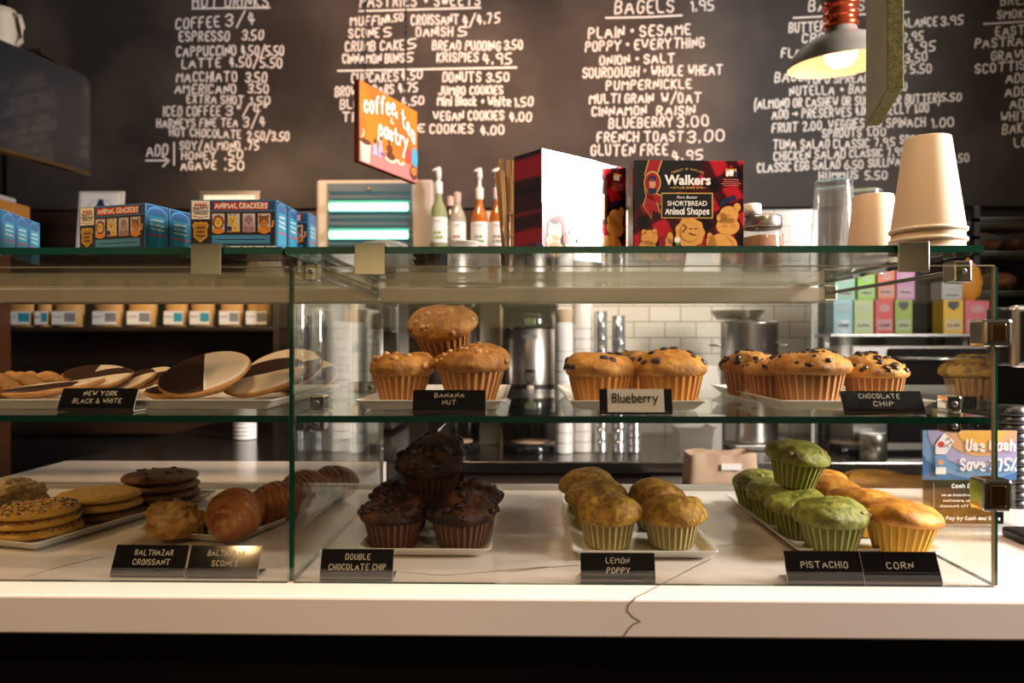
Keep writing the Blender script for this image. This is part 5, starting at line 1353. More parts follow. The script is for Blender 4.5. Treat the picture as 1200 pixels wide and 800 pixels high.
# toaster oven
d = 2.95; x0, x1 = sx(984, d), sx(1150, d); zt1 = Wp(1060, 396, d).z; zb1 = ZB
t = thing('toaster_oven', ((x0 + x1) / 2, d + CY - .10, ZB), 'steel and black toaster oven below the tea cartons', 'oven')
w = (x1 - x0) / 2; h = zt1 - .03 - ZB
mb = MB(); mb.box((-w, 0, .02), (w, .20, h), mat('oven_steel', (.40, .38, .36), .3, 1.0), .008); mb.build('oven_body', t)
mb = MB(); mb.box((-w + .14, -.012, .05), (w - .01, -.0005, h - .01), BLACKGLOSS, .006); mb.build('glass_door', t)
mb = MB(); mb.tube([(-w + .17, -.014, h - .05), (-w + .17, -.035, h - .05), (w - .04, -.035, h - .05), (w - .04, -.014, h - .05)], .006, STEEL, 8); mb.build('door_handle', t)
for q in range(3):
    mb = MB(); mb.lathe([(.022, 0), (.022, -.012), (.018, -.025), (0, -.025)], mat('knob_cream', (.45, .40, .25), .3), 20, axis='Y', c=(-w + .065, -.0005, h - .06 - q * .10)); mb.build('knob', t)
for q in (-1, 1):
    for b in (.03, .17): mb = MB(); mb.lathe([(.012, .0004), (.012, .021)], BLACK, 12, c=(q * (w - .04), b, 0), cap0=True); mb.build('foot', t)
# small steel canister at the right on the counter
d = 2.62 + .18; x = sx(1023, d); R = 15 * d / FPX
m = MB(); hh = Wp(1023, 508, d).z - ZB
m.lathe([(0, .0005), (R, .0005), (R, hh - .004), (R * .96, hh), (0, hh)], mat('pan_steel', (.72, .68, .62), .3, 1.0), 32)
o = m.build('steel_canister'); o.location = (x, d + CY, ZB); tag(o, 'short bright steel canister in front of the toaster oven', 'canister')
# wire rack with bread at the far right
d = 3.37; x0, x1 = sx(1122, d), 2.46
t = thing('bread_rack', ((x0 + x1) / 2, d + CY, ZB), 'dark metal bread rack with barred shelves at far right', 'rack')
zl = [Wp(1160, py, d).z for py in (262, 300, 345)]
for a in (x0, x1 - .025):
    for b in (d + CY - .125, d + CY + .095): mb = MB(); mb.box((a, b, ZB + .0005), (a + .025, b + .025, zl[0] + .06), BLACK); mb.build('post', t, world=True)
RK = mat('rack_metal', (.30, .28, .27), .35, 1.0)
for k, z in enumerate(zl + [Wp(1160, 282, d).z]):
    mb = MB()
    for q in range(7): mb.box((x0, d + CY - .12 + q * .04, z), (x1, d + CY - .112 + q * .04, z + .008), RK if k != 3 else BLACK)
    mb.box((x0, d + CY - .125, z - .012), (x1, d + CY - .115, z + .004), BLACK); mb.build('rack_shelf', t, world=True)
BREAD = mat('dark_bread', (.13, .045, .016), .8, col2=(.20, .08, .03), nscale=30, bump=.4, bscale=60)
for k, (px, zi, lab) in enumerate(((1150, 1, 'dark brown loaf on the upper rack shelf, left of two'), (1188, 1, 'dark brown loaf on the upper rack shelf, right of two'), (1165, 2, 'dark brown loaf low on the rack above the payment terminal'))):
    m = MB(); m.blob((0, 0, .045), (.070, .09, .045), BREAD, k, .2, 2)
    o = m.build('bread_loaf'); o.location = (sx(px, d), d + CY - .01, zl[zi] + .0095); tag(o, lab, 'bread', 'dark loaves on the rack')

# ------------------------------------------------------------------ on the black side counter, left
d = 2.22; x0, x1 = sx(405, d), sx(466, d)
t = thing('espresso_machine', ((x0 + x1) / 2, d + CY, ZC), 'steel espresso machine with black front left of the banana muffins', 'espresso machine')
w = (x1 - x0) / 2; H = Wp(430, 352, d).z - ZC
ES = mat('espresso_steel', (.20, .18, .16), .32, 1.0)
mb = MB(); mb.box((-w, .02, .01), (w, .22, H), ES, .006); mb.box((-w, -.08, .01), (w, .02, .045), ES, .004); mb.build('machine_body', t)
mb = MB(); mb.box((-w + .075, -.07, H - .10), (w - .005, .0195, H - .02), BLACK, .006); mb.build('group_head', t)
mb = MB(); mb.box((w - .055, .012, .09), (w - .012, .0196, .175), BLACKGLOSS, .006); mb.tube([(w - .058, .008, .085), (w - .058, .008, .18), (w - .009, .008, .18), (w - .009, .008, .085)], .004, CHROME, 8); mb.build('control_panel', t)
mb = MB(); mb.tube([(-w + .03, -.03, H - .03), (-w + .03, -.05, H - .08), (-w + .034, -.055, .07)], .006, CHROME, 8); mb.build('steam_wand', t)
mb = MB(); mb.tube([(-w + .10, -.03, H - .10), (-w + .10, -.04, H - .13)], .022, BLACK, 14); mb.tube([(-w + .10, -.05, H - .12), (-w + .10, -.13, H - .13)], .009, BLACK, 10); mb.build('portafilter', t)
mb = MB(); mb.box((-w + .01, -.075, .0455), (w - .01, .015, .05), CHROME, .001); mb.build('drip_tray', t)
def side_stack(px, w0, w1, pyt, d, n, m_, lab, gg, name, hc=.10):
    s_ = d / FPX; x = sx(px, d); H = Wp(px, pyt, d).z - ZC; R0, R1 = w0 / 2 * s_, w1 / 2 * s_
    base = None; pitch = (H - hc) / max(n - 1, 1)
    for k in range(n):
        if base is None:
            mb = MB(); mb.lathe([(R0 * .9, .0005), (R0, .0005), (R0, .004), (R0 * .985, .005), (R1, hc), (0, hc)], m_, 24); base = mb.build(name); o = base
        else: o = col_link(base.copy())
        o.location = (x, d + CY, ZC + .0005 + k * pitch); tag(o, lab, 'cup', gg)
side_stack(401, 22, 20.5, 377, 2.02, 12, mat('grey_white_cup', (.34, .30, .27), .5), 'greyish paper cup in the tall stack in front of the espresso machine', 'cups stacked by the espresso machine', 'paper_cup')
side_stack(287, 27, 25, 470, 2.0, 6, WHITE, 'white cup in the short stack standing on the black side counter', 'short white cup stack on the side counter', 'white_cup', hc=.05)
# folded kraft bags standing behind the cups
d = 2.12; x0, x1 = sx(404, d), sx(428, d)
m = MB(); m.box((x0, d + CY, ZC + .0004), (x0 + .012, d + CY + .05, Wp(410, 357, d).z), KRAFT); m.box((x0 + .014, d + CY, ZC + .0004), (x0 + .028, d + CY + .05, Wp(410, 350, d).z), KRAFT)
o = m.build('kraft_menus', world=True, loc=(x0, d + CY, ZC)); o.name = 'folded_bags'
tag(o, 'folded kraft paper bags standing behind the grey cup stack', 'paper bag')
# tall steel shakers at the divider
for px, pyt, wpx, lab in ((352, 352, 15, 'tall polished steel canister just right of the green divider edge'), (373, 360, 14, 'second tall polished steel canister, left of the grey cup stack')):
    d = 2.1; R = wpx / 2 * d / FPX; H = Wp(px, pyt, d).z - ZC
    t = thing('steel_canister', (sx(px, d), d + CY, ZC), lab, 'canister', 'tall steel canisters')
    mb = MB(); mb.lathe([(0, .0004), (R, .0004), (R, H * .75), (R * .9, H * .8), (R * .9, H - .02)], CHROME, 32); mb.build('canister_body', t)
    mb = MB(); mb.lathe([(R * .95, H - .02), (R * .95, H - .004), (R * .6, H), (0, H)], STEEL, 32); mb.build('lid', t)

# ================================================================== plates
def plate(lab, x0, x1, y0, y1, z, rz=0.0, pivot=None, name='serving_plate'):
    """white rectangular porcelain plate with a raised sloping rim"""
    w, l = (x1 - x0) / 2, (y1 - y0) / 2
    lv = [(-.016, .0004), (-.012, .0015), (-.003, .0098), (0, .0118), (0, .0128), (-.0015, .0130), (-.005, .0118), (-.016, .0050), (-.020, .0042)]
    def ringc(off, zz):
        out = []; r = .006
        for (cx, cy, a0) in ((w, l, 0), (-w, l, 90), (-w, -l, 180), (w, -l, 270)):
            sxn = 1 if cx > 0 else -1; syn = 1 if cy > 0 else -1
            for q in range(4):
                a = math.radians(a0 + q * 30)
                out.append((cx + off * sxn - r * sxn + r * math.cos(a), cy + off * syn - r * syn + r * math.sin(a), zz))
        return out
    vs = []; fs = []
    for off, zz in lv: vs += ringc(off, zz)
    n = 16
    for i in range(len(lv) - 1):
        for k in range(n): fs.append((i * n + k, i * n + (k + 1) % n, (i + 1) * n + (k + 1) % n, (i + 1) * n + k))
    fs.append(tuple(reversed(range(n)))); fs.append(tuple(range((len(lv) - 1) * n, len(lv) * n)))
    m = MB(); m.add(vs, fs, PORCELAIN)
    o = m.build(name)
    o.location = ((x0 + x1) / 2, (y0 + y1) / 2, z); o.rotation_euler = (0, 0, rz)
    return tag(o, lab, 'plate', 'white serving plates in the case')
PZ = .0046      # inner height of a plate
def Y(d): return d + CY
plate('white plate under the lemon poppy muffins', .057, .233, Y(.885), Y(1.235), ZC + .0003)
plate('white plate under the dark chocolate muffins', -.208, -.042, Y(.89), Y(1.27), ZC + .0003)
plate('long white plate shared by the green pistachio and yellow corn muffins', .330, .507, Y(.90), Y(1.225), ZC + .0003)
def rplate(lab, fr, br, width, z, dx=0):
    """plate from its front right and back right corners"""
    a = Vector(fr); b = Vector(br); L = (b - a).length; ang = math.atan2(b.y - a.y, b.x - a.x) - PI / 2
    n = Vector((-(b - a).y, (b - a).x)).normalized()
    c = (a + b) / 2 + n * width / 2
    plate(lab, c.x - width / 2, c.x + width / 2, c.y - L / 2, c.y + L / 2, z, ang)
rplate('white plate under the three stacks of flat cookies', (-.612, Y(.903)), (-.522, Y(1.235)), .20, ZC + .0003)
rplate('white plate under the scone and the row of croissants', (-.372, Y(.938)), (-.292, Y(1.24)), .155, ZC + .0003)
plate('white plate under the banana nut muffins', -.203, -.024, Y(.862), Y(1.19), ZM + .0003)
plate('white plate under the blueberry muffins', .050, .213, Y(.860), Y(1.18), ZM + .0003)
plate('white plate under the chocolate chip muffins', .300, .482, Y(.866), Y(1.20), ZM + .0003)
plate('long white tray under the black and white cookies', -.765, -.300, Y(.864), Y(1.19), ZM + .0003, name='serving_tray')

# ================================================================== muffins
def dome_fn(rt, R, h, hd, seed, amp, lump, fr=42.0, lean=0.0):
    def f(a, u):      # u -1..0 lip underside, 0..1 from the rim to the top
        if u <= 0:
            k = 1 + u; ph = 0
            r = rt * .93 + (R - rt * .93) * math.sin(k * PI / 2); z = h - .001 + .30 * hd * k * k
        else:
            ph = u * PI / 2
            r = R * math.cos(ph) ** .80; z = h - .001 + .30 * hd + .70 * hd * math.sin(ph) ** 1.05
        p = Vector((r * math.cos(a), r * math.sin(a), z))
        q = p * fr + Vector((seed * 5.1, seed * 2.3, seed * .7))
        dn = noise.noise(q) * .6 + noise.noise(q * 2.3) * .3 + noise.noise(q * 5) * .14
        lo = noise.noise(p * 17 + Vector((seed * 1.9, 0, seed)))
        rad = Vector((math.cos(a) * math.cos(ph), math.sin(a) * math.cos(ph), math.sin(ph) + .15)).normalized()
        k = min(1, 1 + u) if u < 0 else 1
        return p + rad * (dn * amp * 1.8 + lo * lump * 1.9) * k, rad
    return f
def muffin_mesh(t, kind, rb, rt, R, h, hd, cupm, domem, seed, amp=.0022, lump=.004, pleats=27, crumb=None):
    nn = pleats * 4
    mb = MB(); vs = []; fs = []
    pr = [(0.0, .0006, 0), (rb * .96, .0006, .3), (rb, .002, 1), ((rb + rt) / 2, h * .5, 1), (rt, h - .001, 1), (rt * .985, h, 1), (rt * .93, h - .003, .6)]
    for r_, z_, q in pr:
        for k in range(nn):
            a = 2 * PI * k / nn; e = r_ + q * (.0014 if (k % 4) in (0, 1) else -.0012) * (z_ / h * .5 + .5)
            vs.append((e * math.cos(a), e * math.sin(a), z_))
    rd = []
    for i in range(len(pr) - 1):
        for k in range(nn): (rd if k % 4 == 0 and i > 0 else fs).append((i * nn + k, i * nn + (k + 1) % nn, (i + 1) * nn + (k + 1) % nn, (i + 1) * nn + k))
    mb.add(vs, fs, cupm, False)
    k2 = mb.mi(RIDGE[cupm.name])
    for f2 in rd: mb.f.append(f2); mb.m.append(k2); mb.sm.append(False)
    mb.build('paper_case', t)
    f = dome_fn(rt, R, h, hd, seed, amp, lump)
    mb = MB(); vs = []; fs = []; na = 88; us = [-1, -.75, -.5, -.25, 0] + [k / 22 for k in range(1, 23)]
    for u in us:
        for k in range(na): vs.append(f(2 * PI * k / na, min(u, .995))[0])
    for i in range(len(us) - 1):
        for k in range(na): fs.append((i * na + k, i * na + (k + 1) % na, (i + 1) * na + (k + 1) % na, (i + 1) * na + k))
    fs.append(tuple(range((len(us) - 1) * na, len(us) * na)))
    mb.add(vs, fs, domem, True); mb.build('muffin_top', t)
    return f
def bits(t, f, name, mats_, n, size, seed, umin=.08, umax=.9, flat=.6, front=False):
    rnd = random.Random(seed)
    shared = []
    for v in range(3):
        mb = MB(); mb.blob((0, 0, 0), (size, size * rnd.uniform(.7, 1), size * flat), mats_[v % len(mats_)], seed + v, .5, 2.0, 10, 6); 
        me = mb.build(name); shared.append(me.data); bpy.data.objects.remove(me)
    for k in range(n):
        a = rnd.uniform(0, 2 * PI) if not front else rnd.uniform(PI * 1.0, PI * 2.0)
        u = umin + (umax - umin) * rnd.random() ** 1.2
        p, nr = f(a, u)
        o = bpy.data.objects.new(name, shared[k % 3]); col_link(o); o.parent = t
        o.location = p + nr * size * .02
        o.rotation_euler = nr.to_track_quat('Z', 'Y').to_euler()
        o.scale = [rnd.uniform(.75, 1.25)] * 3
def food(name, c1, c2, sc=90, con=(.35, .65), bump=.75, bs=170, rough=.52, **kw):
    return mat(name, c1, rough, col2=c2, nscale=sc, ncon=con, bump=bump, bscale=bs, sss=.0, **kw)
CASE_TAN = mat('tan_paper_case', (.36, .135, .028), .6); CASE_ORG = mat('orange_paper_case', (.56, .22, .025), .6)
CASE_YEL = mat('yellow_paper_case', (.66, .35, .02), .6); CASE_GRN = mat('olive_paper_case', (.17, .18, .02), .6)
CASE_POP = mat('khaki_paper_case', (.30, .22, .055), .6); CASE_CHO = mat('brown_paper_case', (.075, .024, .009), .6)
RIDGE = {}
for q_, c_ in ((CASE_TAN, (.58, .30, .10)), (CASE_ORG, (.70, .35, .08)), (CASE_YEL, (.80, .52, .10)), (CASE_GRN, (.42, .42, .11)), (CASE_POP, (.56, .46, .20)), (CASE_CHO, (.17, .07, .03))):
    RIDGE[q_.name] = mat(q_.name + '_pleat', c_, .7)
M_BAN = food('banana_crumb', (.25, .085, .008), (.52, .23, .03), 70); M_BLU = food('blueberry_crumb', (.42, .15, .012), (.70, .36, .055), 60)
M_CHC = food('chocolate_chip_crumb', (.38, .14, .012), (.66, .33, .05), 70); M_LEM = food('lemon_poppy_crumb', (.28, .12, .008), (.60, .34, .035), 110)
M_PIS = food('pistachio_crumb', (.13, .14, .010), (.34, .33, .045), 110); M_COR = food('corn_crumb', (.52, .16, .010), (.80, .38, .04), 60, bump=.35)
M_DCH = food('dark_chocolate_crumb', (.018, .005, .002), (.085, .026, .008), 40, (.45, .62), bump=.6, bs=150, rough=.5, spec=.3)
NUT = mat('walnut', (.55, .32, .11), .6); NUT2 = mat('toasted_walnut', (.36, .17, .05), .6)
BERRY = mat('blueberry_skin', (.022, .012, .030), .35); BERRY2 = mat('burst_blueberry', (.05, .015, .03), .4)
CHIP = mat('chocolate_chip', (.035, .012, .006), .3); SEED = mat('poppy_seed', (.02, .02, .02), .5)
CRUM = mat('chocolate_crumb', (.030, .008, .003), .5, spec=.3); CRUM2 = mat('glossy_chocolate', (.014, .004, .002), .3)

GRP = {'banana': 'banana nut muffins', 'blueberry': 'blueberry muffins', 'chip': 'chocolate chip muffins', 'lemon': 'lemon poppy muffins',
       'pistachio': 'pistachio muffins', 'corn': 'corn muffins', 'dark': 'double chocolate chip muffins'}
def muffin(kind, x, d, z, dia, lab, seed, tilt=(0, 0), rz=None):
    k = dia / .086
    if rz is None: rz = seed * .0
    t = thing('muffin', (x, Y(d), z), lab, 'muffin', GRP[kind], rot=(math.radians(tilt[0]), math.radians(tilt[1]), rz))
    P = dict(banana=(.0255, .0360, .043, .037, .029), blueberry=(.030, .0365, .0435, .034, .030), chip=(.030, .0358, .0430, .034, .026),
             lemon=(.0270, .0330, .0430, .032, .034), pistachio=(.0250, .0340, .0440, .035, .028), corn=(.0265, .0365, .0455, .037, .025), dark=(.028, .0355, .0430, .034, .033))[kind]
    rb, rt, R, h, hd = [v * k for v in P]
    cm = dict(banana=CASE_TAN, blueberry=CASE_ORG, chip=CASE_TAN, lemon=CASE_POP, pistachio=CASE_GRN, corn=CASE_YEL, dark=CASE_CHO)[kind]
    dm = dict(banana=M_BAN, blueberry=M_BLU, chip=M_CHC, lemon=M_LEM, pistachio=M_PIS, corn=M_COR, dark=M_DCH)[kind]
    amp = dict(dark=.0036, lemon=.0030, banana=.0022, chip=.0026).get(kind, .0018); lump = dict(dark=.0070, corn=.0045, banana=.006, pistachio=.0055).get(kind, .0050)
    f = muffin_mesh(t, kind, rb, rt, R, h, hd, cm, dm, seed, amp, lump)
    if kind == 'banana': bits(t, f, 'walnut_piece', [NUT, NUT2], 8, .0046, seed, .1, .95, .7, True); bits(t, f, 'walnut_crumb', [NUT], 9, .0024, seed + 1, .2, .98, .7)
    if kind == 'blueberry': bits(t, f, 'blueberry', [BERRY, BERRY2], 17, .0050, seed, .05, .95, .40)
    if kind == 'chip': bits(t, f, 'chocolate_chip', [CHIP], 46, .0038, seed, .10, .97, .6)
    if kind == 'lemon':
        mb = MB(); rnd = random.Random(seed)
        for q in range(130):
            p, nr = f(rnd.uniform(0, 2 * PI), rnd.random() ** 1.2 * .95); mb.blob(p, (.0007, .0007, .0006), SEED, q, 0, 1, 5, 3)
        o = mb.build('poppy_seeds', t); o['kind'] = 'stuff'
    if kind == 'pistachio': bits(t, f, 'pistachio_bit', [mat('pistachio_piece', (.38, .26, .09), .6)], 3, .0034, seed, .15, .6, .6, True)
    if kind == 'dark': bits(t, f, 'chocolate_chunk', [CRUM, CRUM2, CRUM], 34, .0050, seed, .0, .95, .8)
    return t
zc = ZC + .0003 + PZ; zm = ZM + .0003 + PZ
# middle shelf
muffin('banana', -.156, .918, zm, .0825, 'banana nut muffin at left below the tilted one', 11)
muffin('banana', -.068, .918, zm, .0950, 'banana nut muffin at right below the tilted one', 12)
muffin('banana', -.105, .985, zm + .058, .0900, 'banana nut muffin lying tilted on top of two others', 13, (24, -8))
muffin('blueberry', .093, .925, zm, .0885, 'front left blueberry muffin beside the handwritten card', 21)
muffin('blueberry', .182, .925, zm, .0905, 'front right blueberry muffin beside the handwritten card', 22)
muffin('blueberry', .150, 1.015, zm, .0860, 'blueberry muffin half hidden behind the two front ones', 23)
muffin('chip', .352, .918, zm, .0960, 'front chocolate chip muffin at the left edge of its sign', 31)
muffin('chip', .3345, .990, zm, .0860, 'middle chocolate chip muffin squeezed between front and back ones', 32)
muffin('chip', .326, 1.068, zm, .0880, 'rearmost chocolate chip muffin nearest the stock pot', 33)
muffin('chip', .442, .940, zm, .0830, 'darker chocolate chip muffin standing behind the sign, right of the others', 34)
# counter level
muffin('lemon', .1045, .940, zc, .0875, 'front left lemon poppy muffin', 41)
muffin('lemon', .1855, .940, zc, .0860, 'front right lemon poppy muffin', 42)
muffin('lemon', .184, 1.030, zc, .0850, 'second lemon poppy muffin in the right-hand row', 43)
muffin('lemon', .099, 1.030, zc, .0850, 'second lemon poppy muffin in the left-hand row', 44)
muffin('lemon', .094, 1.118, zc, .0850, 'rearmost lemon poppy muffin in the left-hand row', 45)
muffin('pistachio', .3765, .912, zc, .0925, 'front green pistachio muffin nearest its sign', 51)
muffin('pistachio', .366, .990, zc, .0830, 'second green pistachio muffin behind the front one', 52)
muffin('pistachio', .360, 1.070, zc, .0830, 'third green pistachio muffin under the stacked one', 53)
muffin('pistachio', .360, 1.152, zc, .0830, 'rearmost green pistachio muffin at the back left of the plate', 54)
muffin('pistachio', .371, 1.022, zc + .0605, .0860, 'green pistachio muffin stacked on top of the row', 55, (3, 7))
muffin('corn', .459, .912, zc, .0930, 'front yellow corn muffin nearest its sign', 61, (0, 4))
muffin('corn', .456, 1.005, zc, .0850, 'second yellow corn muffin behind the front one', 62)
muffin('corn', .450, 1.090, zc, .0850, 'third yellow corn muffin from the front', 63)
muffin('corn', .462, 1.172, zc, .0820, 'rearmost yellow corn muffin beside the stacked green one', 64)
muffin('dark', -.168, .932, zc, .0860, 'front left dark chocolate muffin above its sign', 71)
muffin('dark', -.082, .932, zc, .0860, 'front right dark chocolate muffin', 72)
muffin('dark', -.077, 1.022, zc, .0860, 'dark chocolate muffin behind the front right one', 73)
muffin('dark', -.170, 1.022, zc, .0860, 'dark chocolate muffin behind the front left one', 74)
muffin('dark', -.128, .985, zc + .053, .0860, 'dark chocolate muffin stacked in front on top of the pile', 75, (8, 0))
muffin('dark', -.128, 1.085, zc + .055, .0840, 'dark chocolate muffin stacked at the back of the pile, highest of all', 76)

# ================================================================== flat cookies in stacks
def cookie_mesh(mb, R, th, m_, seed, amp=.0010):
    pr = [(0, 0), (R * .80, 0), (R * .97, th * .25), (R, th * .5), (R * .95, th * .80), (R * .80, th), (R * .55, th * 1.10), (R * .3, th * 1.15), (.0001, th * 1.16)]
    n = 64; vs = []; fs = []
    for r_, z_ in pr:
        for k in range(n):
            a = 2 * PI * k / n; c = Vector((r_ * math.cos(a), r_ * math.sin(a), z_)); q = noise.noise(c * 60 + Vector((seed, 0, 0))) * amp
            e = 1 + .018 * noise.noise(Vector((math.cos(a) * 2, math.sin(a) * 2, seed)))
            vs.append((c.x * e, c.y * e, max(0, c.z + (q if z_ > 0 else 0))))
    for i in range(len(pr) - 1):
        for k in range(n): fs.append((i * n + k, i * n + (k + 1) % n, (i + 1) * n + (k + 1) % n, (i + 1) * n + k))
    mb.add(vs, fs, m_, True)
C_SUG = food('sprinkle_cookie_dough', (.64, .30, .025), (.80, .46, .07), 60); C_TAN = food('sugar_cookie_dough', (.54, .30, .06), (.70, .44, .13), 140, bump=.6, bs=350); C_CHO = food('ginger_cookie_dough', (.12, .038, .009), (.22, .085, .022), 50)
SPR = [mat('sprinkle_red', (.55, .03, .02), .4), mat('sprinkle_blue', (.03, .06, .25), .4), mat('sprinkle_green', (.03, .20, .06), .4), mat('sprinkle_white', (.8, .72, .6), .4), mat('sprinkle_dark', (.05, .02, .04), .4)]
CT = .0122
def cookie(kind, x, d, k, lab, seed, R, th=CT, jx=0, jy=0):
    t = thing('cookie', (x + jx, Y(d) + jy, zc + k * th * 1.06), lab, 'cookie', {'sprinkle': 'sprinkle cookies in a stack', 'sugar': 'plain sugar cookies in a stack', 'ginger': 'dark cookies in a stack'}[kind], rz=seed)
    mb = MB(); cookie_mesh(mb, R, th, {'sprinkle': C_SUG, 'sugar': C_TAN, 'ginger': C_CHO}[kind] if not (kind == 'sugar' and k == 0) else C_CHO, seed); mb.build('biscuit', t)
    rnd = random.Random(seed * 31)
    if kind == 'sprinkle':
        mb = MB()
        for q in range(330):
            r_ = R * .97 * math.sqrt(rnd.random()); a = rnd.uniform(0, 2 * PI); z_ = th * (1.15 if r_ < R * .5 else 1.15 - .35 * ((r_ / R - .5) / .5) ** 2)
            b = rnd.uniform(0, PI); L = .0017
            mb.tube([(r_ * math.cos(a) - L * math.cos(b), r_ * math.sin(a) - L * math.sin(b), z_), (r_ * math.cos(a) + L * math.cos(b), r_ * math.sin(a) + L * math.sin(b), z_)], .0007, SPR[q % 5], 5)
        o = mb.build('sprinkles', t); o['kind'] = 'stuff'
    if kind == 'ginger':
        for q in range(12):
            r_ = R * .85 * math.sqrt(rnd.random()); a = rnd.uniform(0, 2 * PI)
            mb = MB(); mb.blob((r_ * math.cos(a), r_ * math.sin(a), th * (1.13 - .25 * max(r_ / R - .5, 0))), (.0055, .0045, .0016), CHIP, q, .4, 2, 10, 6); mb.build('chocolate_chip', t)
for k, lab in enumerate(('bottom', 'middle', 'top')): cookie('sprinkle', -.668, .988, k, lab + ' cookie of the stack with coloured sprinkles', 3 + k, .0575, jx=(0, -.003, -.004)[k])
for k, lab in enumerate(('dark bottom', 'middle plain', 'top plain')): cookie('sugar', -.634, 1.086, k, lab + ' cookie of the plain sugar cookie stack', 7 + k, .0575, jx=(.004, 0, -.003)[k])
for k, lab in enumerate(('lowest', 'second lowest', 'second highest', 'topmost')): cookie('ginger', -.583, 1.165, k, lab + ' dark cookie in the tall stack behind the scone', 12 + k, .0570, jx=(.003, .001, .0, -.002)[k])

# scones: craggy wedges
def scone(x, d, z, sx_, sy_, sz_, rz, lab, seed, m_, grp, name='scone'):
    mb = MB(); n = 72; vs = []; fs = []; nv = 40
    for i in range(nv + 1):
        ph = -PI / 2 + PI * i / nv
        for k in range(n):
            a = 2 * PI * k / n
            c = Vector((math.copysign(abs(math.cos(a)) ** .7, math.cos(a)), math.copysign(abs(math.sin(a)) ** .7, math.sin(a)), 0)) * (max(math.cos(ph), 0) ** .55)
            z_ = math.sin(ph)
            tri = 1 - .30 * (c.x + 1) / 2
            p = Vector((c.x * sx_, c.y * sy_ * tri, (z_ * .5 + .5) * sz_ * (1 - .18 * c.x)))
            q = p * 55 + Vector((seed * 9, seed, 0))
            dn = noise.noise(q) * .010 + noise.noise(q * 2.4) * .008 + noise.noise(q * 5) * .0045
            dr = Vector((c.x, c.y, z_ * .7)).normalized() if (abs(c.x) + abs(c.y) + abs(z_)) > 0 else Vector((0, 0, 1))
            p = p + dr * dn * (1 if z_ > -.8 else 0)
            p.z = max(p.z, 0); vs.append(p)
    for i in range(nv):
        for k in range(n): fs.append((i * n + k, i * n + (k + 1) % n, (i + 1) * n + (k + 1) % n, (i + 1) * n + k))
    mb.add(vs, fs, m_, True)
    o = mb.build(name); o.location = (x, Y(d), z); o.rotation_euler = (0, 0, rz)
    return tag(o, lab, 'pastry', grp)
M_SCO = mat('scone_crust', (.42, .18, .025), .6, col2=(.70, .44, .13), nscale=45, ncon=(.35, .65), bump=.9, bscale=150); M_NUTS = food('nut_crust', (.24, .13, .03), (.55, .40, .16), 60, bump=.7)
scone(-.462, .965, zc, .036, .030, .043, .3, 'craggy golden scone left of the front croissant', 3, M_SCO, 'scones')
scone(-.845, 1.09, zc - .003, .040, .032, .034, .2, 'nut-crusted scone at the far left, lower of the pair', 5, M_NUTS, 'scones')
scone(-.800, 1.15, zc - .003, .032, .030, .044, 1.0, 'nut-crusted scone at the far left, behind its neighbour', 8, M_NUTS, 'scones')

# croissants: a crescent wound in overlapping ridges
M_CRO = mat('croissant_crust', (.20, .048, .008), .34, col2=(.42, .14, .02), nscale=30, ncon=(.35, .7), bump=.3, bscale=120, coat=.2)
M_CRO2 = mat('croissant_layers', (.30, .10, .018), .45, col2=(.48, .20, .05), nscale=40, bump=.3, bscale=120)
def croissant(x, d, z, L, R, bend, rz, lab, seed, flat=.92):
    mb = MB(); ns, na = 150, 40; vs = []; fs = []
    lay = 6.5
    for i in range(ns + 1):
        s_ = -1 + 2 * i / ns
        env = max(1 - abs(s_) ** 2.0, 0) ** .62
        ridge = 0
        def rdg(a_, s_):
            g = abs(s_) * lay + .30 * noise.noise(Vector((math.cos(a_) * 1.4, math.sin(a_) * 1.4, seed + (3 if s_ > 0 else 0)))); f_ = g - math.floor(g)
            return .90 + .13 * math.sin(min(f_ * 1.8, 1) * PI / 2) + .04 * f_, f_
        ridge0 = .86
        r = R * max(env, .03)
        ang = s_ * bend; rad = L / (2 * bend) if bend > .01 else 1e3
        cx = rad * math.sin(ang); cy = rad * (1 - math.cos(ang))
        tx, ty = math.cos(ang), math.sin(ang)
        for k in range(na):
            a = 2 * PI * k / na
            q = 1 + .06 * noise.noise(Vector((s_ * 3, math.cos(a) * 1.5, math.sin(a) * 1.5 + seed)))
            rr = r * q * (rdg(a, s_)[0] if abs(s_) < .97 else 1)
            u, v = rr * math.cos(a), rr * math.sin(a) * flat
            vs.append((cx - ty * u, cy + tx * u, max(R * flat * .93 + v - (1 - env) * R * .25, 0)))
    gold = []
    for i in range(ns):
        sm_ = -1 + 2 * (i + .5) / ns
        for k in range(na): (gold if rdg(2 * PI * k / na, sm_)[1] < .32 else fs).append((i * na + k, (i + 1) * na + k, (i + 1) * na + (k + 1) % na, i * na + (k + 1) % na))
    fs += [tuple(range(na)), tuple(reversed(range(ns * na, (ns + 1) * na)))]
    mb.add(vs, fs, M_CRO, True)
    n0 = len(mb.v) - len(vs); k2 = mb.mi(M_CRO2)
    for f2 in gold: mb.f.append([q + n0 for q in f2]); mb.m.append(k2); mb.sm.append(True)
    o = mb.build('croissant'); o.location = (x, Y(d), z); o.rotation_euler = (0, 0, rz)
    return tag(o, lab, 'croissant', 'croissants in a row on the white plate')
croissant(-.390, .978, zc, .120, .0345, .55, PI / 2 + .30, 'front croissant beside the golden scone, its pointed end towards the glass', 1)
croissant(-.362, 1.062, zc, .105, .0310, .50, .9, 'second croissant directly behind the front one', 2)
croissant(-.345, 1.135, zc, .105, .0330, .50, 1.1, 'third croissant, seen across the green divider edge', 3)
croissant(-.318, 1.205, zc, .100, .0310, .50, .8, 'rearmost croissant at the back of its plate', 4)

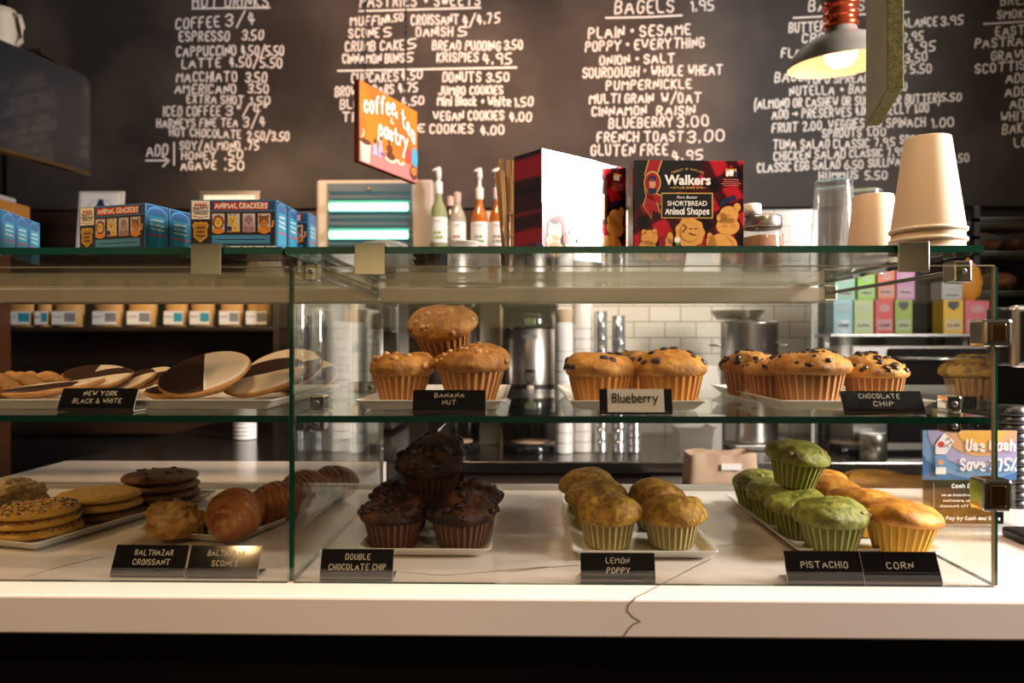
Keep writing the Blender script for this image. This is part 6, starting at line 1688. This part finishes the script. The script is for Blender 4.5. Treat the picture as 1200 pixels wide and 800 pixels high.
# ================================================================== black and white cookies
BW_B = food('vanilla_cookie_base', (.46, .19, .04), (.58, .28, .07), 60); BW_W = mat('white_icing', (.72, .58, .42), .45, bump=.08, bscale=60); BW_K = mat('chocolate_icing', (.036, .011, .003), .5, spec=.3, bump=.08, bscale=60)
def bw_cookie(loc, R, rot, lab, split=0.0, seed=1, grp='large black and white cookies'):
    """round cake-like cookie, one half iced white and the other chocolate; the seam runs at angle split"""
    t = thing('iced_cookie', loc, lab, 'cookie', grp, rot=rot)
    th = R * .22
    mb = MB(); n = 56; vs = []; fs = []
    for r_, z_ in [(0.0001, 0), (R * .55, -.0), (R * .86, th * .25), (R, th * .72), (R * .985, th * .95), (R * .93, th)]:
        for k in range(n): a = 2 * PI * k / n; vs.append((r_ * math.cos(a), r_ * math.sin(a), z_ + .0004 * math.sin(5 * a + seed)))
    for i in range(5):
        for k in range(n): fs.append((i * n + k, i * n + (k + 1) % n, (i + 1) * n + (k + 1) % n, (i + 1) * n + k))
    fs.append(tuple(range(5 * n, 6 * n)))
    mb.add(vs, fs, BW_B, True); mb.build('cookie_base', t)
    for side, m_, nm in ((0, BW_K, 'chocolate_icing'), (1, BW_W, 'white_icing')):
        mb = MB(); vs = []; fs = []; na = 30; rows = [(0, th + .0022), (.3, th + .0024), (.6, th + .0022), (.85, th + .0016), (.955, th + .0006), (.965, th - .0012)]
        for q, z_ in rows:
            for k in range(na + 1):
                a = split + side * PI + PI * k / na
                wob = .012 * math.sin(a * 4 + seed)
                ov = .0007 if side == 0 else 0
                vs.append((R * q * (1 + wob * q) * math.cos(a), R * q * (1 + wob * q) * math.sin(a), z_ + ov))
        for i in range(len(rows) - 1):
            for k in range(na): fs.append((i * (na + 1) + k, i * (na + 1) + k + 1, (i + 1) * (na + 1) + k + 1, (i + 1) * (na + 1) + k))
        nr = len(rows) * (na + 1)
        # straight seam wall
        a0 = [r_ * (na + 1) for r_ in range(len(rows))]; a1_ = [r_ * (na + 1) + na for r_ in range(len(rows))]
        b = len(vs); vs += [(vs[i][0], vs[i][1], th - .0002) for i in (a0[-2], a1_[-2])]
        fs.append([b] + list(reversed(a0[:-1])) + a1_[1:-1] + [b + 1])
        mb.add(vs, fs, m_, True); mb.build(nm, t)
    return t
RD = math.radians
def bwc(px, py, d, R, tx, tz, lab, split, seed, ty=0, grp='large black and white cookies'):
    c = Wp(px, py, d)
    return bw_cookie(c, R, (RD(tx), RD(ty), RD(tz)), lab, split, seed, grp)
G1, G2 = 'large black and white cookies', 'small black and white cookies'
bwc(243, 445, .955, .0585, 26, 0, 'large leaning cookie with dark left half and white right half, front of the shelf', PI / 2 + .32, 1, -6)
bwc(222, 463.5, .965, .0545, 5, 0, 'large chocolate-iced cookie lying underneath the leaning half and half cookie', PI / 2 + .4, 2, -3)
bwc(313, 449, 1.00, .0570, 20, 8, 'large cookie with white front and dark back, right of the leaning one', PI * 1.0 - PI, 3, -12)
bwc(334, 440, 1.06, .0560, 28, 18, 'large cookie behind the green divider edge, dark in front and white behind', PI * 1.0, 4, -14)
bwc(358, 447, 1.12, .0500, 24, 30, 'last large cookie at the right end, its rim turned to the divider', PI, 5, -16)
bwc(50, 462, .925, .0430, 5, 10, 'small iced cookie at left end of the row with white back edge', PI * 1.12, 6, -5, G2)
bwc(82, 459, .955, .0430, 9, -12, 'small iced cookie overlapping its neighbour behind the angled sign', PI * .78, 7, -8, G2)
bwc(118, 451, 1.00, .0440, 16, 0, 'small iced cookie with dark back, tilted above the middle of the angled sign', PI * .06, 8, -6, G2)
bwc(112, 444, 1.07, .0430, 14, 0, 'small dark-iced cookie furthest back behind the angled sign', PI * .6, 9, 4, G2)
bwc(152, 453, 1.02, .0390, 20, 0, 'small iced cookie right of the sign, mostly dark', PI * .1, 10, -14, G2)
bwc(172, 448, 1.08, .0390, 20, 0, 'small iced cookie next to the large leaning one, white at the back', PI * 1.05, 11, -10, G2)
# twisted cookies at the far left
TW = food('twist_crust', (.40, .17, .035), (.54, .27, .07), 60)
for k, (px, py, d, rz, lab) in enumerate(((18, 456, 1.00, .1, 'twisted golden cookie at the left edge, lower in front'), (24, 446, 1.08, -.15, 'twisted golden cookie at the left edge, lying at the back'), (40, 452, 1.06, .5, 'twisted golden cookie nearest the small iced cookies'))):
    c = Wp(px, py, d); mb = MB()
    for s_ in (0, PI):
        pts = []; rs = []
        for i in range(41):
            u = -1 + 2 * i / 40; a = u * 5 + s_
            pts.append((u * .055, .009 * math.cos(a), .017 + .008 * math.sin(a))); rs.append(.0095 * (1 - .5 * abs(u) ** 3))
        mb.tube(pts, rs, TW, 12)
    o = mb.build('twist_cookie'); o.location = (c.x, c.y, zm); o.rotation_euler = (0, 0, rz); o['_'] = 0; del o['_']
    tag(o, lab, 'cookie', 'twisted cookies')

# ================================================================== name signs
SIGNK = mat('sign_black', (.008, .007, .007), .07, spec=.22); SIGNL = mat('sign_lip', (.045, .036, .030), .25); LETT = mat('sign_letters', (.50, .44, .34), .5)
def name_sign(px0, px1, pyt, pyb, z, lines, lab, rz=0.0, tilt=24, card=False, dd=None, hl=.30):
    c = Gp((px0 + px1) / 2, pyb, z); d = c.y - CY; s_ = d / FPX
    w = (px1 - px0) * s_; H = (pyb - pyt) * s_
    t = thing('name_sign', (c.x, c.y, z + .0004), lab, 'sign', 'black pastry name signs', rz=rz)
    tt = math.radians(tilt); dy, dz = math.sin(tt), math.cos(tt)
    Hf = H / dz * .98; lip = .0065; th = .0018
    # side profile: foot at the back, rounded lip, leaning face
    mb = MB()
    o_ = [(.030, 0), (.002, 0), (0, .0015), (0, lip * .6), (.001, lip), (lip * 0 + Hf * dy, Hf * dz)]
    i_ = [(Hf * dy + th, Hf * dz - .0002), (.001 + th, lip), (th, lip * .6), (.0028, th), (.030, th)]
    mb.prism(o_ + i_, -w / 2, w / 2, SIGNK, 'YZ'); mb.build('holder', t)
    fy0, fz0 = .001, lip
    L = math.hypot(Hf * dy - .001, Hf * dz - lip)
    vdir = Vector((0, (Hf * dy - .001) / L, (Hf * dz - lip) / L))
    mb = MB(); p = Panel(mb, (-w / 2, -.0002, .0018), (1, 0, 0), (0, 0, 1), .0001); p.rect(.0004, 0, w - .0004, lip * .6 - .001, SIGNL, 1); mb.build('lip', t)
    # pale polished side edges
    for s2 in (-1, 1):
        mb = MB(); a = s2 * w / 2
        mb.prism(o_ + i_, a - .0002 if s2 < 0 else a + .00005, a - .00005 if s2 < 0 else a + .0002, mat('acrylic_edge', (.45, .40, .34), .3), 'YZ'); mb.build('side_edge', t)
    if card:
        mb = MB(); p = Panel(mb, Vector((-w / 2, fy0, fz0)) - Vector((0, .0006, 0)), (1, 0, 0), vdir, .0003)
        p.rect(w * .11, -.004, w * .89, L * 1.0, mat('cream_card', (.74, .64, .52), .7), 1); mb.build('paper_card', t)
        mb = MB(); p = Panel(mb, Vector((-w / 2, fy0, fz0)) - Vector((0, .0006, 0)), (1, 0, 0), vdir, .0003)
        p.text('Blueberry', w * .18, w * .80, L * .32, L * .42, .0016, BLACK, 3, 5, .08); mb.build('lettering', t)
    else:
        mb = MB(); p = Panel(mb, Vector((-w / 2, fy0, fz0)) - Vector((0, .0003, 0)), (1, 0, 0), vdir, .0002)
        for tx, a, b, y, h in lines: p.text(tx, w * a, w * b, L * y, L * h, .0009, LETT, 1, len(tx) + int(a * 50), .05)
        mb.build('lettering', t)
    return t
zs_ = ZC + .0002; zm_ = ZM + .0002
name_sign(66, 157, 455, 483, zm_, [('NEW YORK', .30, .74, .60, .24), ('BLACK & WHITE', .18, .82, .18, .24)], 'name sign reading NEW YORK BLACK & WHITE')
name_sign(483, 569, 457, 486, zm_, [('BANANA', .30, .70, .60, .22), ('NUT', .41, .59, .22, .22)], 'name sign reading BANANA NUT', tilt=14)
name_sign(703, 788, 456, 486, zm_, [], 'name sign covered by a cream card handwritten Blueberry', tilt=14, card=True)
name_sign(990, 1084, 459, 487, zm_, [('CHOCOLATE', .22, .72, .60, .24), ('CHIP', .38, .62, .18, .24)], 'name sign reading CHOCOLATE CHIP')
name_sign(128, 216, 642, 677, zs_, [('BALTHAZAR', .28, .80, .62, .20), ('CROISSANT', .28, .78, .26, .20)], 'name sign whose second line reads CROISSANT')
name_sign(217, 302, 643, 678, zs_, [('BALTHAZAR', .26, .78, .62, .20), ('SCONES', .34, .70, .24, .20)], 'glossy name sign whose second line reads SCONES')
name_sign(374, 460, 646, 681, zs_, [('DOUBLE', .34, .68, .60, .22), ('CHOCOLATE CHIP', .12, .90, .20, .22)], 'name sign reading DOUBLE CHOCOLATE CHIP', tilt=18)
name_sign(681, 768, 650, 684, zs_, [('LEMON', .34, .65, .58, .22), ('POPPY', .35, .66, .18, .22)], 'name sign reading LEMON POPPY', tilt=14)
name_sign(924, 1014, 650, 686, zs_, [('PISTACHIO', .20, .80, .40, .22)], 'name sign reading PISTACHIO')
name_sign(1015, 1104, 651, 687, zs_, [('CORN', .32, .66, .40, .22)], 'name sign reading CORN')
